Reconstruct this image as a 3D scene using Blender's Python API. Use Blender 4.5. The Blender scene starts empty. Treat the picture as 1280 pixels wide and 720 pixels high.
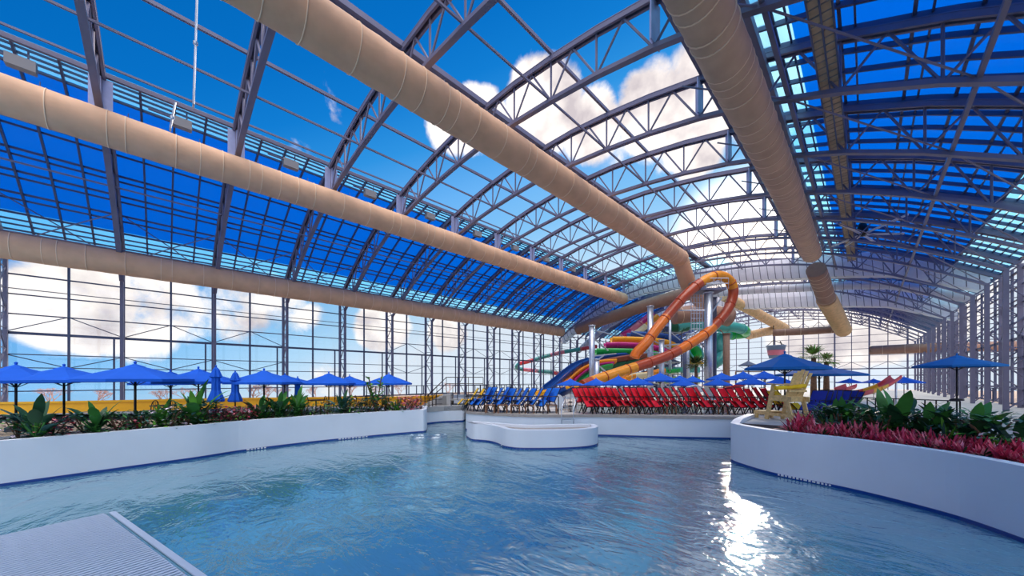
import bpy, math, random
from mathutils import Vector, Matrix
from mathutils.geometry import tessellate_polygon
R = random.Random(7)
C = bpy.context.scene.collection
# ---------------------------------------------------------------- camera frame
F = 440.0; HZ = 474.0; TH = math.atan2(444, 440.0)
SN, CS = math.sin(TH), math.cos(TH)
EYE = 1.87; WATER = -1.33; DECK = -0.12
BAY = 4.93; T0 = 0.587; CX = -15.1
def at(px, D, z=None, py=None):
    r = (px-640)/F*D
    if z is None: z = EYE+(HZ-py)*D/F
    return Vector((r*CS-D*SN, r*SN+D*CS, z))
def ground(px, py, z):
    return at(px, (EYE-z)*F/(py-HZ), z)
def onplane(px, py, y):
    a = (px-640)/F; x = y*(a*CS-SN)/(CS+a*SN); D = -x*SN+y*CS
    return Vector((x, y, EYE+(HZ-py)*D/F))
def ty(n): return (n+T0)*BAY
# ---------------------------------------------------------------- materials
def lin(c):
    return tuple(((v/255)/12.92 if v/255 <= .04045 else ((v/255+.055)/1.055)**2.4) for v in c)
M = {}
def mat(name, rgb, rough=.5, metal=0, noise=None, nscale=3, bump=0, bscale=20, spec=.5, emit=None, lin_=False):
    m = bpy.data.materials.new(name); m.use_nodes = True
    nt = m.node_tree; b = nt.nodes['Principled BSDF']
    col = tuple(rgb) if lin_ else lin(rgb)
    b.inputs['Base Color'].default_value = (*col, 1)
    b.inputs['Roughness'].default_value = rough; b.inputs['Metallic'].default_value = metal
    b.inputs['Specular IOR Level'].default_value = spec
    if noise or bump:
        tc = nt.nodes.new('ShaderNodeTexCoord')
    if noise:
        n = nt.nodes.new('ShaderNodeTexNoise'); n.inputs['Scale'].default_value = nscale; n.inputs['Detail'].default_value = 4
        nt.links.new(tc.outputs['Object'], n.inputs['Vector'])
        r = nt.nodes.new('ShaderNodeValToRGB')
        r.color_ramp.elements[0].position = .3; r.color_ramp.elements[1].position = .7
        r.color_ramp.elements[0].color = (*[v*(1-noise) for v in col], 1)
        r.color_ramp.elements[1].color = (*[min(1, v*(1+noise)) for v in col], 1)
        nt.links.new(n.outputs['Fac'], r.inputs['Fac']); nt.links.new(r.outputs['Color'], b.inputs['Base Color'])
    if bump:
        n = nt.nodes.new('ShaderNodeTexNoise'); n.inputs['Scale'].default_value = bscale; n.inputs['Detail'].default_value = 3
        nt.links.new(tc.outputs['Object'], n.inputs['Vector'])
        bp = nt.nodes.new('ShaderNodeBump'); bp.inputs['Strength'].default_value = bump; bp.inputs['Distance'].default_value = .05
        nt.links.new(n.outputs['Fac'], bp.inputs['Height']); nt.links.new(bp.outputs['Normal'], b.inputs['Normal'])
    M[name] = m; return m
def glassy(name, tint, gloss=.06, diff=None, dfac=0, rough=.02, transl=True):
    """thin sheet: transparent tint + fresnel gloss (+ translucent body)"""
    m = bpy.data.materials.new(name); m.use_nodes = True; nt = m.node_tree
    for n in list(nt.nodes): nt.nodes.remove(n)
    o = nt.nodes.new('ShaderNodeOutputMaterial'); tr = nt.nodes.new('ShaderNodeBsdfTransparent')
    tr.inputs['Color'].default_value = (*tint, 1)
    gl = nt.nodes.new('ShaderNodeBsdfGlossy'); gl.inputs['Roughness'].default_value = rough
    mx = nt.nodes.new('ShaderNodeMixShader'); base = tr
    if diff:
        df = nt.nodes.new('ShaderNodeBsdfTranslucent' if transl else 'ShaderNodeBsdfDiffuse')
        df.inputs['Color'].default_value = (*diff, 1)
        m2 = nt.nodes.new('ShaderNodeMixShader'); m2.inputs[0].default_value = dfac
        nt.links.new(tr.outputs[0], m2.inputs[1]); nt.links.new(df.outputs[0], m2.inputs[2]); base = m2
    mx.inputs[0].default_value = gloss
    nt.links.new(base.outputs[0], mx.inputs[1]); nt.links.new(gl.outputs[0], mx.inputs[2])
    nt.links.new(mx.outputs[0], o.inputs['Surface'])
    M[name] = m; return m
mat('steel', (112, 108, 130), .5, .1, noise=.12, nscale=.8)
mat('steel_light', (165, 170, 205), .45, .15, noise=.1)
mat('steel_dark', (78, 84, 112), .5, .1)
mat('galvanised', (200, 205, 215), .3, .7, noise=.1, nscale=6)
mat('chrome', (225, 228, 232), .15, .95)
mat('foil', (236, 232, 240), .4, .12, noise=.1, nscale=2, bump=.5, bscale=5)
mat('foil_seam', (96, 92, 110), .6)
mat('soffit', (232, 222, 200), .7, noise=.15, nscale=2)
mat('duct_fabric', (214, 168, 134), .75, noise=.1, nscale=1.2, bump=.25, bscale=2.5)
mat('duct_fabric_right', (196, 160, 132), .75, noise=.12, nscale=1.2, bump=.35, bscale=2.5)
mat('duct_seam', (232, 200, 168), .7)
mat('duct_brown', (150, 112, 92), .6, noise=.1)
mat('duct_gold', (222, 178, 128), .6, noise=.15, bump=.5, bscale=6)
mat('wall_paint', (232, 234, 240), .55, noise=.03, nscale=.7)
mat('coping', (168, 156, 148), .6, noise=.1, nscale=5)
mat('concrete', (176, 172, 168), .8, noise=.12, nscale=2, bump=.15)
mat('deck_light', (222, 210, 196), .75, noise=.1, nscale=.8)
mat('plaster_floor', (150, 196, 222), .8, noise=.06, nscale=.5)
mat('tile_blue', (24, 62, 140), .2)
mat('tile_white', (240, 240, 240), .25)
mat('umbrella_blue', (8, 92, 205), .85, noise=.08, nscale=2)
mat('umbrella_teal', (14, 104, 176), .85, noise=.08, nscale=2)
mat('umbrella_grey', (96, 104, 124), .8)
mat('pole_dark', (52, 48, 50), .4, .4)
mat('rail_dark', (46, 38, 38), .45, .3)
mat('red_sling', (238, 14, 44), .75, noise=.12, nscale=5)
mat('blue_sling', (20, 110, 215), .75, noise=.1, nscale=5)
mat('navy_sling', (26, 44, 150), .75, noise=.1, nscale=5)
mat('yellow_sling', (250, 196, 20), .75, noise=.1, nscale=5)
mat('chair_frame', (34, 28, 30), .4, .3)
mat('brown_wood', (132, 92, 66), .7, noise=.2, nscale=6)
mat('pine_wood', (226, 188, 124), .65, noise=.22, nscale=9, bump=.1)
mat('yellow_wall', (250, 178, 10), .55, noise=.05)
mat('soil', (62, 46, 38), .95, noise=.3, nscale=8)
mat('leaf_dark', (30, 74, 40), .5, noise=.3, nscale=6)
mat('leaf_mid', (62, 124, 50), .5, noise=.25, nscale=5)
mat('leaf_bright', (104, 164, 52), .5, noise=.2, nscale=5)
mat('leaf_teal', (60, 104, 96), .5, noise=.2, nscale=5)
mat('leaf_red', (196, 52, 84), .5, noise=.3, nscale=7)
mat('leaf_pink', (236, 128, 140), .5, noise=.25, nscale=7)
mat('palm_leaf', (120, 128, 60), .55, noise=.3, nscale=5)
mat('bark', (122, 88, 66), .9, noise=.3, nscale=9, bump=.5)
mat('flower', (240, 214, 224), .6)
mat('sl_orange', (232, 116, 24), .25, noise=.06); mat('sl_rust', (178, 70, 34), .28, noise=.08)
mat('sl_amber', (240, 150, 34), .25, noise=.08)
mat('sl_yellow', (240, 168, 26), .28); mat('sl_magenta', (190, 30, 118), .28); mat('sl_green', (24, 152, 62), .28)
mat('sl_blue', (18, 66, 138), .28); mat('sl_darkgreen', (18, 92, 60), .3); mat('sl_teal', (70, 160, 148), .28)
mat('sl_limegreen', (20, 176, 70), .3); mat('sl_red', (214, 60, 66), .3); mat('sl_pink', (220, 120, 136), .3)
mat('sl_brown', (128, 62, 44), .35); mat('sl_lime', (170, 205, 60), .35); mat('sl_cream', (236, 220, 176), .4)
mat('ground_tan', (196, 164, 140), .95, noise=.25, nscale=.12)
mat('twig', (200, 160, 150), .9)
mat('tray_metal', (176, 150, 118), .6, .2, noise=.15)
mat('box_grey', (140, 138, 140), .6)
mat('drain_grate', (176, 186, 204), .6); mat('drain_dark', (60, 74, 92), .7)
mat('bucket', (120, 140, 170), .4)
mat('white_plastic', (238, 240, 244), .4)
mat('black', (16, 16, 18), .5)
def translucent_skin(name, fac):
    nt = M[name].node_tree; b = nt.nodes['Principled BSDF']; o = [n for n in nt.nodes if n.type == 'OUTPUT_MATERIAL'][0]
    t = nt.nodes.new('ShaderNodeBsdfTranslucent'); t.inputs['Color'].default_value = (.95, .93, .96, 1)
    x = nt.nodes.new('ShaderNodeMixShader'); x.inputs[0].default_value = fac
    nt.links.new(b.outputs[0], x.inputs[1]); nt.links.new(t.outputs[0], x.inputs[2]); nt.links.new(x.outputs[0], o.inputs['Surface'])
translucent_skin('foil', .5); translucent_skin('soffit', .5)
glassy('pane', (.97, .985, .99), .035)
glassy('blue_panel', (.01, .36, .80), .015, (0.004, .27, .56), .55, .3)
glassy('cyan_panel', (.50, .86, .98), .04, (.25, .75, 1.0), .35, .2)
glassy('clear_ring', (.85, .93, .97), .22, (.9, .95, 1), .25, .08)
# water
def water_mat():
    m = bpy.data.materials.new('water'); m.use_nodes = True; nt = m.node_tree
    for n in list(nt.nodes): nt.nodes.remove(n)
    L = nt.links.new; N = nt.nodes.new
    o = N('ShaderNodeOutputMaterial'); tc = N('ShaderNodeTexCoord')
    mp = N('ShaderNodeMapping'); mp.inputs['Rotation'].default_value = (0, 0, TH-.25); mp.inputs['Scale'].default_value = (1.0, 1.9, 1)
    L(tc.outputs['Object'], mp.inputs['Vector'])
    n1 = N('ShaderNodeTexNoise'); n1.inputs['Scale'].default_value = .62; n1.inputs['Detail'].default_value = 4; n1.inputs['Roughness'].default_value = .55; n1.inputs['Distortion'].default_value = .9
    n2 = N('ShaderNodeTexNoise'); n2.inputs['Scale'].default_value = 3.4; n2.inputs['Detail'].default_value = 3; n2.inputs['Distortion'].default_value = .6
    L(mp.outputs[0], n1.inputs['Vector']); L(mp.outputs[0], n2.inputs['Vector'])
    b1 = N('ShaderNodeBump'); b1.inputs['Strength'].default_value = 1; b1.inputs['Distance'].default_value = .06
    b2 = N('ShaderNodeBump'); b2.inputs['Strength'].default_value = 1; b2.inputs['Distance'].default_value = .010
    L(n1.outputs['Fac'], b1.inputs['Height']); L(n2.outputs['Fac'], b2.inputs['Height']); L(b1.outputs[0], b2.inputs['Normal'])
    tr = N('ShaderNodeBsdfTransparent'); tr.inputs['Color'].default_value = (.42, .80, .93, 1)
    df = N('ShaderNodeBsdfDiffuse'); df.inputs['Color'].default_value = (.15, .49, .65, 1)
    L(b2.outputs[0], df.inputs['Normal'])
    mx0 = N('ShaderNodeMixShader'); mx0.inputs[0].default_value = .7
    L(tr.outputs[0], mx0.inputs[1]); L(df.outputs[0], mx0.inputs[2])
    gl = N('ShaderNodeBsdfGlossy'); gl.inputs['Roughness'].default_value = .06; L(b2.outputs[0], gl.inputs['Normal'])
    fr = N('ShaderNodeFresnel'); fr.inputs['IOR'].default_value = 2.7; L(b2.outputs[0], fr.inputs['Normal'])
    mx = N('ShaderNodeMixShader'); ml = N('ShaderNodeMath'); ml.operation = 'MULTIPLY'; ml.use_clamp = True; ml.inputs[1].default_value = 1.7; L(fr.outputs[0], ml.inputs[0]); L(ml.outputs[0], mx.inputs[0]); L(mx0.outputs[0], mx.inputs[1]); L(gl.outputs[0], mx.inputs[2])
    L(mx.outputs[0], o.inputs['Surface']); M['water'] = m
water_mat()
# ---------------------------------------------------------------- mesh builder
class MB:
    def __init__(s): s.v = []; s.f = []; s.mi = []; s.sm = []
    def add(s, vs, fs, mi=0, smooth=False):
        o = len(s.v); s.v += [tuple(v) for v in vs]
        s.f += [tuple(i+o for i in f) for f in fs]; s.mi += [mi]*len(fs); s.sm += [smooth]*len(fs); return s
    def box(s, c, d, rz=0, mi=0, m=None):
        x, y, z = d[0]/2, d[1]/2, d[2]/2
        vs = [Vector((a*x, b*y, e*z)) for a in (-1, 1) for b in (-1, 1) for e in (-1, 1)]
        r = m if m is not None else Matrix.Rotation(rz, 3, 'Z')
        vs = [r @ v + Vector(c) for v in vs]
        return s.add(vs, [(0, 1, 3, 2), (4, 6, 7, 5), (0, 4, 5, 1), (2, 3, 7, 6), (0, 2, 6, 4), (1, 5, 7, 3)], mi)
    def bar(s, a, b, w, h=None, mi=0, up=(0, 0, 1)):
        a, b = Vector(a), Vector(b); d = b-a; L = d.length
        if L < 1e-6: return s
        d /= L; u = Vector(up)
        if abs(d.dot(u)) > .98: u = Vector((0, 1, 0)) if abs(d.y) < .9 else Vector((1, 0, 0))
        x = d.cross(u).normalized(); z = x.cross(d)
        m = Matrix((x, d, z)).transposed()
        return s.box((a+b)/2, (w, L, h or w), mi=mi, m=m)
    def rod(s, a, b, r, n=6, mi=0, r2=None):
        a, b = Vector(a), Vector(b)
        return s.tube([a, b], r, n, mi=mi, rf=(lambda t: r+((r2 if r2 is not None else r)-r)*t))
    def tube(s, pts, r, n=12, mi=0, rf=None, mf=None, arc=None, caps=True, thick=0.0):
        pts = [Vector(p) for p in pts]; k = len(pts)
        rings = []; prevx = None
        for i, p in enumerate(pts):
            d = (pts[min(i+1, k-1)]-pts[max(i-1, 0)]).normalized()
            if arc or prevx is None:
                u = Vector((0, 0, 1)) if abs(d.z) < .97 else Vector((1, 0, 0)); x = d.cross(u).normalized()
            else:
                x = (prevx-d*prevx.dot(d)).normalized()
            prevx = x; z = x.cross(d).normalized()
            rr = rf(i/(k-1)) if rf else r
            if arc:
                a0, a1 = arc; ring = []
                for j in range(n+1):
                    a = a0+(a1-a0)*j/n; ring.append(p+(x*math.cos(a)+z*math.sin(a))*rr)
                for j in range(n, -1, -1):
                    a = a0+(a1-a0)*j/n; ring.append(p+(x*math.cos(a)+z*math.sin(a))*(rr-thick))
            else:
                ring = [p+(x*math.cos(2*math.pi*j/n)+z*math.sin(2*math.pi*j/n))*rr for j in range(n)]
            rings.append(ring)
        q = len(rings[0]); vs = [v for g in rings for v in g]; o = len(s.v)
        s.v += [tuple(v) for v in vs]
        for i in range(k-1):
            m_ = mf(i/(k-1)) if mf else mi
            for j in range(q):
                s.f.append((o+i*q+j, o+i*q+(j+1) % q, o+(i+1)*q+(j+1) % q, o+(i+1)*q+j)); s.mi.append(m_); s.sm.append(q > 6)
        if caps:
            s.f.append(tuple(o+j for j in range(q))[::-1]); s.mi.append(mf(0) if mf else mi); s.sm.append(False)
            s.f.append(tuple(o+(k-1)*q+j for j in range(q))); s.mi.append(mf(1) if mf else mi); s.sm.append(False)
        return s
    def lathe(s, c, prof, n=16, mi=0, a0=0):
        c = Vector(c); k = len(prof); vs = []
        for r, z in prof:
            vs += [c+Vector((r*math.cos(a0+2*math.pi*j/n), r*math.sin(a0+2*math.pi*j/n), z)) for j in range(n)]
        fs = [(i*n+j, i*n+(j+1) % n, (i+1)*n+(j+1) % n, (i+1)*n+j) for i in range(k-1) for j in range(n)]
        return s.add(vs, fs, mi, n > 8)
    def prism(s, poly, z0, z1, mi=0, top=None, holes=None):
        """poly: list of (x,y); z1 may be a list"""
        polys = [poly]+(holes or [])
        for pl in polys:
            n = len(pl)
            vs = [(p[0], p[1], z0) for p in pl]+[(p[0], p[1], z1) for p in pl]
            s.add(vs, [(i, (i+1) % n, n+(i+1) % n, n+i) for i in range(n)], mi)
        flat = [p for pl in polys for p in pl]
        tris = tessellate_polygon([[Vector((p[0], p[1], 0)) for p in pl] for pl in polys])
        s.add([(p[0], p[1], z1) for p in flat], [tuple(t) for t in tris], mi if top is None else top)
        s.add([(p[0], p[1], z0) for p in flat], [tuple(t)[::-1] for t in tris], mi)
        return s
    def build(s, name, mats, parent=None, share=None):
        me = bpy.data.meshes.new(name); me.from_pydata(s.v, [], s.f)
        if not isinstance(mats, (list, tuple)): mats = [mats]
        for m in mats: me.materials.append(M[m])
        me.polygons.foreach_set('material_index', s.mi); me.polygons.foreach_set('use_smooth', s.sm); me.update()
        import bmesh
        bm = bmesh.new(); bm.from_mesh(me); bmesh.ops.recalc_face_normals(bm, faces=bm.faces); bm.to_mesh(me); bm.free()
        o = bpy.data.objects.new(name, me); C.objects.link(o)
        if parent: o.parent = parent
        return o
def empty(name, loc=(0, 0, 0), rz=0):
    o = bpy.data.objects.new(name, None); C.objects.link(o); o.location = loc; o.rotation_euler = (0, 0, rz); o.empty_display_size = .1
    return o
def tag(o, label, cat, group=None, kind=None):
    o['label'] = label; o['category'] = cat
    if group: o['group'] = group
    if kind: o['kind'] = kind
    return o
def struct(o): o['kind'] = 'structure'; return o
def copy_tree(o, parent=None):
    c = o.copy(); C.objects.link(c); c.parent = parent
    for ch in o.children: copy_tree(ch, c)
    return c
ORD = 'first second third fourth fifth sixth seventh eighth ninth tenth eleventh twelfth thirteenth fourteenth fifteenth sixteenth seventeenth eighteenth nineteenth twentieth'.split()
TENS = {2: 'twenty', 3: 'thirty', 4: 'forty', 5: 'fifty', 6: 'sixty', 7: 'seventy', 8: 'eighty'}
def ordn(i):
    if i < 20: return ORD[i]
    t, u = divmod(i+1, 10)
    return (TENS[t]+'-'+ORD[u-1]) if u else {2: 'twentieth', 3: 'thirtieth', 4: 'fortieth', 5: 'fiftieth', 6: 'sixtieth', 7: 'seventieth', 8: 'eightieth'}[t]
def smooth(pts, k=8):
    pts = [Vector(p) for p in pts]; out = []
    n = len(pts)
    for i in range(n-1):
        p0, p1, p2, p3 = pts[max(i-1, 0)], pts[i], pts[i+1], pts[min(i+2, n-1)]
        for j in range(k):
            t = j/k
            out.append(.5*((2*p1)+(p2-p0)*t+(2*p0-5*p1+4*p2-p3)*t*t+(3*p1-p0-3*p2+p3)*t**3))
    out.append(pts[-1]); return out
# ---------------------------------------------------------------- roof section
TOP = [(0, 16.9), (2.5, 16.85), (5, 16.6), (7.3, 16.25), (9.65, 15.75), (12, 15.2), (14.4, 14.4), (17, 13.25), (19, 12.15), (21, 10.95), (22.6, 9.9)]
BOT = [(0, 15.05), (2.4, 14.95), (4.8, 14.75), (7.2, 14.45), (9.6, 14.0), (12, 13.35), (14.4, 12.45), (16.8, 11.35), (19.2, 10.0), (21.2, 8.7)]
def ip(P, u):
    u = abs(u)
    for (a, za), (b, zb) in zip(P, P[1:]):
        if u <= b: return za+(zb-za)*(u-a)/(b-a)
    return P[-1][1]
YEND = 97.0; YSTART = ty(-3)
def truss_parts(root):
    m = MB()
    us = sorted({-p[0] for p in TOP} | {p[0] for p in TOP})
    for a, b in zip(us, us[1:]):
        for dy in (-.11, .11): m.bar((a, dy, ip(TOP, a)), (b, dy, ip(TOP, b)), .1, .24)
        m.bar((a, 0, ip(TOP, a)+.1), (b, 0, ip(TOP, b)+.1), .34, .03)
    m.build('top_chord', 'steel', root)
    m = MB(); us = sorted({-p[0] for p in BOT} | {p[0] for p in BOT})
    for a, b in zip(us, us[1:]): m.bar((a, 0, ip(BOT, a)), (b, 0, ip(BOT, b)), .24, .16)
    m.build('bottom_chord', 'steel', root)
    m = MB()
    for k in range(-8, 9):
        u = 2.4*k; zb = ip(BOT, u)
        for du in (-1.2, 0, 1.2):
            if abs(u+du) < 21: m.rod((u, 0, zb), (u+du, 0, ip(TOP, u+du)-.05), .05, 5)
    m.build('web_bars', 'steel', root)
    for s in (-1, 1):
        u = 9.65*s
        m = MB(); m.box((u, 0, (ip(TOP, u)+ip(BOT, u))/2), (.05, .75, ip(TOP, u)-ip(BOT, u)-.15))
        m.box((u-.1*s, .0, (ip(TOP, u)+ip(BOT, u))/2), (.2, .05, ip(TOP, u)-ip(BOT, u)-.15))
        m.build('stiffener_plate', 'steel_light', root)
        m = MB(); z1 = 9.9
        m.bar((22.6*s, 0, DECK), (22.6*s, 0, z1), .26, .17); m.bar((21.2*s, 0, DECK), (21.2*s, 0, 8.8), .24, .17)
        z = DECK+.2; fl = 0
        while z < 8.0:
            a, b = (22.5*s, 21.3*s) if fl % 2 else (21.3*s, 22.5*s)
            m.rod((a, 0, z), (b, 0, z+1.25), .045, 5); z += 1.25; fl += 1
            m.rod((22.5*s, 0, z), (21.3*s, 0, z), .035, 5)
        m.rod((21.2*s, 0, 8.7), (22.6*s, 0, 9.8), .05, 5)
        m.build('column', 'steel', root)
proto = empty('roof_truss', (CX, ty(-2), 0)); truss_parts(proto)
for i, n in enumerate(range(-2, 20)):
    o = proto if i == 0 else copy_tree(proto)
    o.location = (CX, ty(n), 0)
    tag(o, f'grey arched lattice roof truss on twin columns, {ordn(i)} counted from the camera end', 'roof truss', 'arched roof trusses')
# purlins running the length of the hall
PU = [(0, 'T', .16, 'double ridge'), (4.9, 'T', .12, ''), (-4.9, 'T', .12, ''), (9.75, 'T', .16, ''), (-9.75, 'T', .16, ''), (4.7, 'B', .07, ''), (-4.7, 'B', .07, ''),
      (12.9, 'B', .14, ''), (17.5, 'B', .12, ''), (-14.4, 'B', .06, ''), (-19, 'B', .06, ''), (10.6, 'T', .1, ''), (11.6, 'T', .1, ''), (-9.2, 'T', .07, '')]
side = lambda u: 'along the crown' if abs(u) < .5 else ('on the glazed-wall side' if u < 0 else 'on the cable-tray side')
for i, (u, w, t, nm) in enumerate(sorted(PU)):
    z = ip(TOP if w == 'T' else BOT, u)+(.22 if w == 'T' else .12)
    m = MB()
    nseg = int((YEND-YSTART)/BAY)+1; sl_ = (YEND-YSTART)/nseg
    for q in range(nseg):
        y = sl_*(q+.5)
        if nm:
            for d in (-.28, .28): m.box((d, y, -.1), (.14, sl_, .26))
            m.box((0, y, -.05), (.4, sl_, .06))
        else: m.box((0, y, 0), (t, sl_, t*1.3))
    o = m.build('roof_purlin', 'steel'); o.location = (CX+u, YSTART, z)
    tag(o, f'long grey {nm+" " if nm else ""}purlin {side(u)}, {ordn(i)} across the roof from the glazed wall', 'purlin', 'purlins running the length of the roof')
# side roof bays: blue panels with bars above trusses
def roof_bay(s):
    bx = MB()
    us = [11.2 if s < 0 else 13.1, 13.2, 14.4, 16.2, 17.6, 19.0, 20.3]
    for a, b in zip(us, us[1:]):
        za, zb = ip(TOP, a)+.42, ip(TOP, b)+.42
        bx.add([(s*a, 0, za), (s*a, BAY, za), (s*b, BAY, zb), (s*b, 0, zb)], [(0, 1, 2, 3)])
        bx.add([(s*a, 0, za+.05), (s*a, BAY, za+.05), (s*b, BAY, zb+.05), (s*b, 0, zb+.05)], [(0, 1, 2, 3)])
    p = bx.build('ceiling', 'blue_panel'); struct(p)
    c = MB()
    for lo, hi in ((9.8, 11.2 if s < 0 else 13.1), (20.3, 22.75)):
        za, zb = ip(TOP, lo)+.42, ip(TOP, hi)+.42-(.1 if hi > 22 else 0)
        c.add([(s*lo, 0, za), (s*lo, BAY, za), (s*hi, BAY, zb), (s*hi, 0, zb)], [(0, 1, 2, 3)])
    c.build('clear_strip', 'cyan_panel', p)
    g = MB()
    for k in range(0, 4):
        y = BAY*k/4
        uu = [9.8, 12, 14.4, 17, 19, 21, 22.6]
        for a, b in zip(uu, uu[1:]): g.bar((s*a, y, ip(TOP, a)+.3), (s*b, y, ip(TOP, b)+.3), .09, .18)
    for u, w in [(9.9, .05), (10.2, .05), (10.5, .05), (10.8, .05), (11.2, .12), (12.6, .1), (13.0, .06), (14.4, .1), (14.8, .06), (16.2, .1), (16.6, .06), (17.6, .1), (18, .06), (19, .1), (19.4, .06), (20.3, .14), (20.75, .05), (21.1, .05), (21.45, .09), (21.8, .05), (22.15, .05), (22.6, .14)]:
        g.box((s*u, BAY/2, ip(TOP, u)+.33), (w, BAY, .1))
    g.build('glazing_bars', 'steel_dark', p)
    r = MB()
    if s < 0:
        r.rod((s*18.5, 0, ip(TOP, 18.5)+.05), (s*20.4, BAY/2, ip(TOP, 20.4)+.05), .035, 5); r.rod((s*20.4, BAY/2, ip(TOP, 20.4)+.05), (s*18.5, BAY, ip(TOP, 18.5)+.05), .035, 5)
        r.rod((s*20.4, BAY/2, ip(TOP, 20.4)+.05), (s*22.3, 0, 10.1), .035, 5); r.rod((s*20.4, BAY/2, ip(TOP, 20.4)+.05), (s*22.3, BAY, 10.1), .035, 5)
    else:
        r.rod((s*12.9, 0, ip(BOT, 12.9)), (s*17.5, BAY, ip(BOT, 17.5)+.1), .035, 5); r.rod((s*17.5, 0, ip(BOT, 17.5)+.1), (s*21, BAY*.9, ip(BOT, 21)), .035, 5)
        r.rod((s*12.9, BAY, ip(BOT, 12.9)), (s*9.7, BAY/2, ip(BOT, 9.7)), .035, 5)
    r.build('wind_brace', 'steel', p)
    return p
for s in (-1, 1):
    pr = roof_bay(s)
    for n in range(-3, 19):
        o = pr if n == -3 else copy_tree(pr)
        o.location = (CX, ty(n), 0)
# cyan cellular roof above the middle before the bulkhead and far roof
c = MB()
for n0, n1, ua, ub in [(8, 9.4, -9.6, 0), (9.4, 11.5, -9.6, 2.4)]:
    us = [ua+(ub-ua)*k/6 for k in range(7)]
    for a, b in zip(us, us[1:]):
        c.add([(CX+a, ty(n0), ip(TOP, a)+.35), (CX+a, ty(n1), ip(TOP, a)+.35), (CX+b, ty(n1), ip(TOP, b)+.35), (CX+b, ty(n0), ip(TOP, b)+.35)], [(0, 1, 2, 3)])
cy = struct(c.build('ceiling', 'cyan_panel'))
g = MB()
for k in range(13):
    u = -9.6+k*.8; g.box((CX+u, (ty(8)+ty(11.5))/2, ip(TOP, u)+.3), (.06, ty(11.5)-ty(8), .08))
for k in range(15):
    y = ty(8)+k*1.2
    for a, b in ((-9.6, -6), (-6, -3), (-3, 0)): g.bar((CX+a, y, ip(TOP, a)+.3), (CX+b, y, ip(TOP, b)+.3), .06)
g.build('glazing_bars', 'steel', cy)
# ---------------------------------------------------------------- left and right walls
XW = 22.78
def wall_bay(s, door=False, brace=False):
    p = MB()
    p.box((s*(XW+.05), BAY/2, 5.0), (.02, BAY, 10.1))
    w = p.build('window_1', 'pane'); struct(w)
    g = MB()
    for z, t in [(.05, .12), (1.1, .07), (2.6, .06), (3.45, .06), (4.8, .17), (6.0, .07), (7.25, .07), (7.6, .04), (8.5, .08), (9.6, .1)]:
        g.box((s*(XW-.05), BAY/2, z), (.12, BAY, t))
    g.box((s*(XW-.1), BAY/2, 5), (.14, .12, 10))
    g.box((s*(XW-.08), BAY-.45, 2.4), (.1, .1, 4.8))
    g.build('mullions', 'steel_dark', w)
    if door:
        d = MB()
        for y in (BAY/2+.25, BAY/2+1.25, BAY/2+2.2): d.box((s*(XW-.16), y, .55), (.1, .08, 1.1))
        d.box((s*(XW-.16), BAY/2+1.2, 1.1), (.1, 2.0, .08)); d.box((s*(XW-.16), BAY/2+1.2, .1), (.1, 2.0, .12))
        d.build('door_frame', 'steel_dark', w)
    if brace:
        r = MB()
        x = s*(XW-.25)
        r.rod((x, .1, 4.9), (x, BAY/2, 6.0), .03, 5); r.rod((x, BAY/2, 6.0), (x, BAY-.1, 4.9), .03, 5)
        r.rod((x, .1, 3.4), (x, BAY/2, 2.6), .03, 5); r.rod((x, BAY/2, 2.6), (x, BAY-.1, 3.4), .03, 5)
        r.build('wind_brace', 'steel_dark', w)
    return w
wn = 1
for s in (-1, 1):
    protos = {}
    for n in range(-3, 19):
        key = (n in (2, 3, 5, 6, 9), n not in (1, 2, 4))
        if key not in protos: protos[key] = o = wall_bay(s, *key)
        else: o = copy_tree(protos[key])
        o.name = f'window_{wn}'; wn += 1
        o.location = (CX, ty(n), 0)
# end wall glazing, in bays
XE0, XE1 = CX-22.9, CX+22.9
xs_ = [-.2253+.002537*0]  # fractions measured along the far wall
cols = []
x = 0.28-BAY*9
while x < XE1: cols.append(x); x += BAY
cols = [XE0]+[v for v in cols if v > XE0+.5]+[XE1]
for k, (a, b) in enumerate(zip(cols, cols[1:])):
    m = MB(); mid = (a+b)/2
    def zt(x): return ip(TOP, x-CX)+.2
    q = [a+(b-a)*j/4 for j in range(5)]
    for q0, q1 in zip(q, q[1:]):
        m.add([(q0, YEND, DECK), (q1, YEND, DECK), (q1, YEND, zt(q1)), (q0, YEND, zt(q0))], [(0, 1, 2, 3)])
    w = struct(m.build('window_1', 'pane')); w.name = f'window_{wn}'; wn += 1
    g = MB()
    g.box((a, YEND-.15, (zt(a)+DECK)/2), (.24, .24, zt(a)-DECK)); g.box((mid, YEND-.12, (zt(mid)+DECK)/2), (.12, .12, zt(mid)-DECK))
    z = 1.3
    while z < max(zt(a), zt(b)):
        if z < zt(a) and z < zt(b): g.box((mid, YEND-.1, z), (b-a, .08, .20 if abs(z-3.9) < .3 else .09))
        z += 1.3
    g.build('mullions', 'steel', w)
    r = MB()
    r.rod((a, YEND-.2, 3.9), (mid, YEND-.2, 5.2), .04, 5); r.rod((mid, YEND-.2, 5.2), (b, YEND-.2, 3.9), .04, 5)
    if min(zt(a), zt(b)) > 13:
        for j in range(4):
            qa = a+(b-a)*j/4; qb = a+(b-a)*(j+1)/4
            r.rod((qa, YEND-.2, 12.4 if j % 2 else 13.8), (qb, YEND-.2, 13.8 if j % 2 else 12.4), .05, 5)
    r.build('wind_brace', 'steel', w)
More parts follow.
